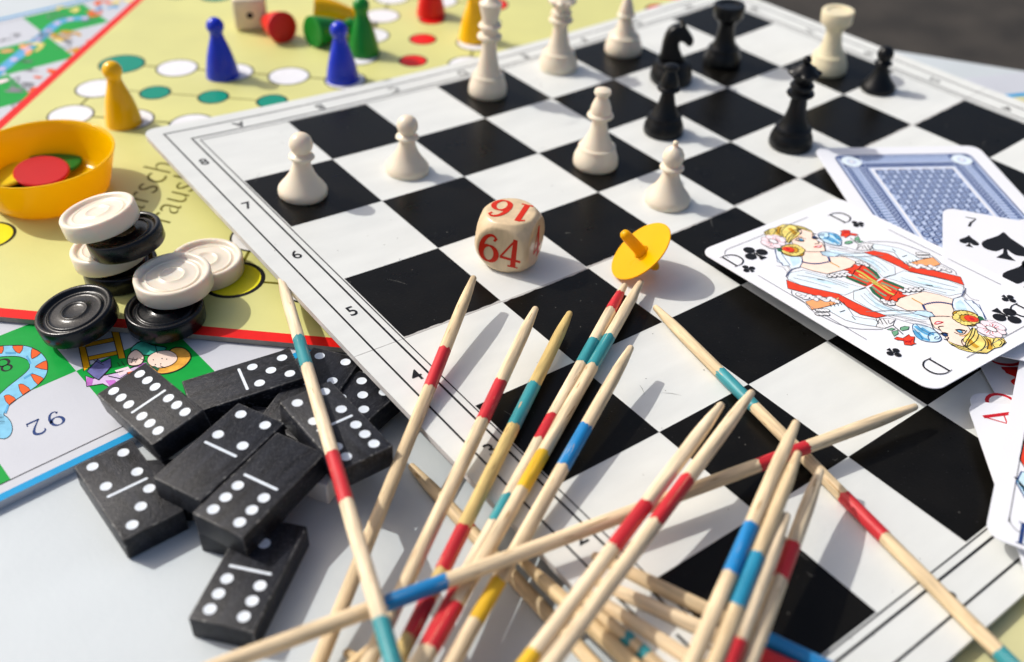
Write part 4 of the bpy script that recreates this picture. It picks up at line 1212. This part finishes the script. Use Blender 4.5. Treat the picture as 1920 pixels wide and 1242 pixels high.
# face
qline(cB([(940, 500), (985, 492), (1050, 505)]), 0.018, 'black', 10); qell(cB([(988, 514)])[0], 0.020, 'mblue', 9, 'black', 0.7)
qline(cB([(925, 520), (960, 540), (1030, 545), (1070, 500)]), 0.007, 'black', 10)
qline(cB([(985, 560), (1040, 565), (1090, 535)]), 0.009, 'gold2', 10)
qline(cB([(770, 545), (810, 530), (850, 545)]), 0.02, 'black', 10); qell(cB([(815, 552)])[0], 0.020, 'navy', 9, 'black', 0.7)
qline(cB([(800, 600), (840, 610), (858, 580)]), 0.009, 'black', 10)
qline(cB([(765, 495), (740, 470), (755, 455), (800, 452)]), 0.009, 'black', 10)
qpoly(cB([(690, 425), (720, 395), (800, 402), (770, 420), (720, 432)]), 'deepred', 9, True)
qpoly(cB([(700, 420), (730, 405), (775, 408), (730, 424)]), 'pink', 10)
qline(cB([(640, 345), (760, 335), (880, 340)]), 0.007, 'black', 10)
qline(cB([(640, 350), (680, 480), (760, 545)]), 0.008, 'black', 10)
# rose and leaves beside the hand
qpoly(cB([(225, 595), (260, 575), (330, 590), (400, 545), (415, 570), (465, 572), (455, 640), (485, 655), (450, 660), (430, 675), (345, 665), (335, 620), (260, 610)]), 'red', 5, line='black', lw=0.006)
qpoly(cB([(300, 465), (350, 450), (402, 455), (390, 488), (320, 503), (295, 490)]), 'leaf', 5, line='black', lw=0.006)
qpoly(cB([(195, 515), (270, 495), (272, 540), (225, 570)]), 'leaf', 5, line='black', lw=0.006)
qpoly(cB([(140, 490), (200, 470), (240, 480), (200, 500)]), 'leaf', 5, line='black', lw=0.006)
qline(cB([(210, 440), (270, 490), (330, 545)]), 0.008, 'black', 8)
for l in ([(330, 600), (390, 640), (440, 600)], [(350, 640), (400, 620), (420, 660)]): qline(cB(l), 0.008, 'deepred', 8)
# cuff, glove, hand
qpoly(cA([(650, 640), (700, 625), (790, 640), (845, 612), (840, 650), (760, 672), (688, 686)]), 'orange', 6, line='black', lw=0.006)
for i in range(12):
    t = i / 11
    qell(cA([(612 + 220 * t, 600 + 26 * t + (i % 3) * 7)])[0], 0.028, 'white', 7, 'grey', 0.7, 30 * i)
for i in range(8):
    qell(cA([(722 + (i % 4) * 18, 690 + (i // 4) * 22)])[0], 0.022, 'white', 7, 'black', 0.7)
qpoly(cA([(745, 675), (790, 648), (870, 640), (890, 665), (930, 722), (1000, 738), (1045, 740), (1080, 760), (1120, 790), (1020, 778), (950, 765), (880, 745), (800, 700)]), 'pale', 3, line='grey', lw=0.008)
for l in ([(790, 650), (800, 670)], [(810, 648), (822, 668)], [(832, 645), (842, 664)], [(850, 642), (862, 660)], [(870, 642), (880, 660)], [(1060, 740), (1075, 770)], [(1080, 735), (1100, 770)], [(1100, 738), (1125, 772)], [(1130, 745), (1140, 770), (1175, 742)], [(920, 725), (940, 745)], [(880, 690), (850, 700)], [(570, 575), (575, 600), (640, 640), (700, 700), (900, 790), (1100, 800)], [(1000, 700), (1180, 690), (1270, 700)], [(960, 570), (1000, 556)], [(720, 510), (760, 515)], [(1510, 622), (1560, 608), (1580, 575), (1560, 540)]):
    qline(cA(l), 0.007, 'black' if len(l) == 2 else 'grey', 9)
# indices and frame
x0, y0 = q_local(*cB([(552, 905)])[0])
I2 = I
def qglyph(ch, px, size, rot):
    x, y = q_local(*px)
    for s_, rr_ in ((1, rot), (-1, rot + 180)):
        glyph(I, ch, (x * s_, y * s_), size, rr_, 'black', 9, 0.95)
# text upright when the card's short edge with corners A,B is the top: up is local -x
for px, rot in (((1756, 688), -90), ((1574, 409), 90), ((1919, 583), -90), ((1372, 489), 90)):
    glyph(I, 'D', q_local(*px), 0.205, rot, 'black', 9, 1.0, wt=0.65)
for px, s_, rot in (((1676, 662), 0.125, -90), ((1608, 421), 0.125, 90), ((1891, 561), 0.125, -90), ((1403, 505), 0.125, 90), ((1887, 593), 0.245, -90), ((1415, 476), 0.245, 90)):
    suit(I, 'club', q_local(*px), s_, rot, 'black', 9)
fx, fy = QL / 2 - 0.13, QW / 2 - 0.13
for s_ in (1, -1):
    I.stroke([(s_ * (fx - 0.5), s_ * fy), (-s_ * (fx - 0.62), s_ * fy)], 0.006, 'grey', 9)
    I.stroke([(s_ * (fx - 0.12), s_ * fy)] + [(s_ * (fx - 0.12 + 0.12 * math.sin(k * math.pi / 12)), s_ * (fy - 0.12 + 0.12 * math.cos(k * math.pi / 12))) for k in range(7)] + [(s_ * fx, s_ * (fy - 0.2)), (s_ * fx, -s_ * (fy - 0.45))], 0.006, 'grey', 9)
I.build('card_print', qc)

# blue backed card
az = math.radians(-122.5)
ex, ey = Vector((math.cos(az), math.sin(az))), Vector((-math.sin(az), math.cos(az)))
TL = un(1524, 279, 0.10)
BL, BW = 2.75, 1.9
c_ = TL.xy + ex * BL / 2 + ey * (BW / 2)
b1 = card((c_.x, c_.y, 0.105), (0, 0.0, az), BL, BW, 'card lying face down with a blue patterned back')
I = Ink(lambda p, l: (p[0], p[1], l * LAY))
def rect(x0, x1, y0, y1, col, lay): I.poly([(x0, y0), (x1, y0), (x1, y1), (x0, y1)], col, lay)
hx, hy = BL / 2 - 0.17, BW / 2 - 0.17
I.poly(rrect(2 * hx, 2 * hy, 0.09, 5), 'navy', 1); I.poly(rrect(2 * hx - 0.04, 2 * hy - 0.04, 0.08, 5), 'backblue', 2)
I.poly(rrect(2 * hx - 0.09, 2 * hy - 0.09, 0.06, 5), 'navy', 3); I.poly(rrect(2 * hx - 0.12, 2 * hy - 0.12, 0.05, 5), 'backblue', 4)
bx_, by2 = hx - 0.28, hy - 0.28
for (x0, x1, y0, y1) in ((-bx_, bx_, -by2 - .022, -by2), (-bx_, bx_, by2, by2 + .022), (-bx_ - .022, -bx_, -by2, by2), (bx_, bx_ + .022, -by2, by2)):
    rect(x0, x1, y0, y1, 'navy', 5)
rect(-bx_ + 0.03, bx_ - 0.03, -by2 + 0.03, by2 - 0.03, 'white', 5); rect(-bx_ + 0.055, bx_ - 0.055, -by2 + 0.055, by2 - 0.055, 'backblue', 6)
n_ = 34
for i in range(n_):
    x = -bx_ + (i + 0.5) * 2 * bx_ / n_
    for s_ in (1, -1):
        I.stroke([(x, s_ * (by2 + 0.1)), (x + 0.02, s_ * (hy - 0.06))], 0.016, 'backmid', 6)
        I.ell((x, s_ * (by2 + 0.06)), 0.027, 0.036, 'navy', 6, n=8); I.ell((x, s_ * (by2 + 0.06)), 0.012, 0.02, 'backblue', 7, n=8)
        I.ell((x, s_ * (hy - 0.085)), 0.020, 0.020, 'navy', 7, n=6)
for i in range(26):
    y = -by2 + (i + 0.5) * 2 * by2 / 26
    for s_ in (1, -1):
        I.stroke([(s_ * (bx_ + 0.1), y), (s_ * (hx - 0.06), y + 0.015)], 0.014, 'backmid', 6)
        I.ell((s_ * (bx_ + 0.055), y), 0.034, 0.018, 'navy', 6, n=8)
for sx in (1, -1):
    for sy in (1, -1):
        cx, cy = sx * (hx - 0.155), sy * (hy - 0.155)
        rect(cx - 0.115, cx + 0.115, cy - 0.115, cy + 0.115, 'navy', 8)
        I.ell((cx, cy), 0.112, 0.112, 'pale', 9); I.ell((cx, cy), 0.05, 0.05, 'backblue', 10, n=10); I.ell((cx, cy), 0.028, 0.028, 'white', 11, n=8)
gx, gy = 17, 13
for i in range(gx):
    for j in range(gy):
        x = -bx_ + 0.11 + i * (2 * bx_ - 0.22) / (gx - 1); y = -by2 + 0.11 + j * (2 * by2 - 0.22) / (gy - 1)
        if (i + j) % 2 == 0:
            I.poly([(x + a_, y + b_) for a_, b_ in rrect(0.105, 0.088, 0.03, 2)], 'navy', 7)
            I.poly([(x + a_, y + b_) for a_, b_ in rrect(0.066, 0.050, 0.02, 2)], 'backblue', 8)
            I.ell((x, y), 0.014, 0.024, 'backmid', 9, n=8)
        else:
            I.poly([(x + a_, y + b_) for a_, b_ in rrect(0.085, 0.07, 0.03, 2)], 'backmid', 7)
            I.poly([(x + a_, y + b_) for a_, b_ in rrect(0.066, 0.050, 0.025, 2)], 'backblue', 8)
I.build('card_print', b1)

def simple_card(TLp, az_deg, z, pitch, label, draw, L_=2.75, W_=1.9, side=1):
    """TLp = world xy of one corner, az = direction of the long edge; the card lies to the 'side' of it"""
    a_ = math.radians(az_deg)
    ex, ey = Vector((math.cos(a_), math.sin(a_))), Vector((-math.sin(a_), math.cos(a_)))
    c_ = TLp.xy + ex * L_ / 2 + ey * side * W_ / 2
    r = card((c_.x, c_.y, z), (0, pitch, a_), L_, W_, label)
    I = Ink(lambda p, l: (p[0], p[1], l * LAY))
    def loc(px, zz=None):
        p = un(*px, z if zz is None else zz)
        d = p.xy - c_
        return (d.dot(ex), d.dot(ey))
    draw(I, loc, L_, W_)
    I.build('card_print', r)
    return r
def d7(I, loc, L_, W_):
    x, y = loc((1821, 417)); glyph(I, '7', (x, y), 0.19, 90, 'black', 3)
    x, y = loc((1817, 453)); suit(I, 'spade', (x, y), 0.20, 90, 'black', 3)
    x, y = loc((1884, 462)); suit(I, 'spade', (x, y), 0.47, 90, 'black', 3)
    for px in ((1960, 500), (1925, 522), (2000, 560)):
        x, y = loc(px); suit(I, 'spade', (x, y), 0.47, 90, 'black', 3)
# far card under the seven
simple_card(un(1893, 415, 0.16), -20, 0.155, 0.0, 'white card only just seen behind the seven of spades', lambda I, loc, a_, b: suit(I, 'spade', loc((1921, 424)), 0.2, 60, 'black', 3), side=-1)
def TLq(px, z): return un(*px, z)
simple_card(un(1768, 388, 0.235), -146, 0.235, 0.0, 'seven of spades card partly under the face card with the lady', d7, L_=2.3, side=1)
def d10(I, loc, L_, W_):
    x, y = loc((1905, 689)); glyph(I, '1', (x, y), 0.26, 90, 'deepred', 3)
    x, y = loc((1885, 673)); glyph(I, '0', (x, y), 0.26, 90, 'deepred', 3)
    x, y = loc((1916, 706)); suit(I, 'heart', (x, y), 0.26, 90, 'ludored', 3)
simple_card(un(1829, 668, 0.05), -38, 0.06, -0.01, 'ten of hearts card in the shadow of the lady card', d10, side=-1)
def dh(I, loc, L_, W_):
    I.ell(loc((1880, 756)), 0.13, 0.13, 'deepred', 3); I.ell(loc((1880, 756)), 0.1, 0.1, 'white', 4)
simple_card(un(1813, 733, 0.10), -42, 0.10, -0.01, 'card sandwiched beneath the red ace, red arc at its edge', dh, side=-1)
def da(I, loc, L_, W_):
    x, y = loc((1876, 785)); glyph(I, 'A', (x, y), 0.25, 90 + 0, 'deepred', 3)
simple_card(un(1812, 749, 0.125), -44, 0.125, -0.01, 'red ace card with its letter lying sideways', da, side=-1)
def dd(I, loc, L_, W_):
    x, y = loc((1926, 1004)); glyph(I, 'D', (x, y), 0.21, -90, 'navy', 3)
    fx_ = W_ / 2 - 0.13
    I.stroke([(-L_ / 2 + 0.75, fx_), (-L_ / 2 + 0.2, fx_)] + [(-L_ / 2 + 0.25 - 0.12 * math.sin(k * math.pi / 12), fx_ - 0.12 + 0.12 * math.cos(k * math.pi / 12)) for k in range(7)], 0.008, 'grey', 3)
    I.stroke([(-L_ / 2 + 0.75, fx_), (L_ / 2 - 0.6, fx_)], 0.008, 'grey', 3)
    q = [loc(p) for p in ((1912, 862), (1919, 830), (1935, 800), (1950, 860), (1925, 885))]
    I.poly(q, 'red', 4); I.stroke(q, 0.012, 'black', 5, True)
    q = [loc(p) for p in ((1905, 905), (1915, 885), (1940, 890), (1940, 930), (1922, 935))]
    I.poly(q, 'lblue', 4); I.stroke(q, 0.012, 'navy', 5, True)
    for k in range(5):
        I.stroke([loc((1902 + k * 4, 895 + k * 6)), loc((1925 + k * 3, 920 + k * 5))], 0.012, 'mblue' if k % 2 else 'black', 6)
simple_card(un(1846, 1003, 0.18), 25, 0.18, -0.0, 'face card with a rounded corner and blue letter, on top of the red ace', dd, side=-1)
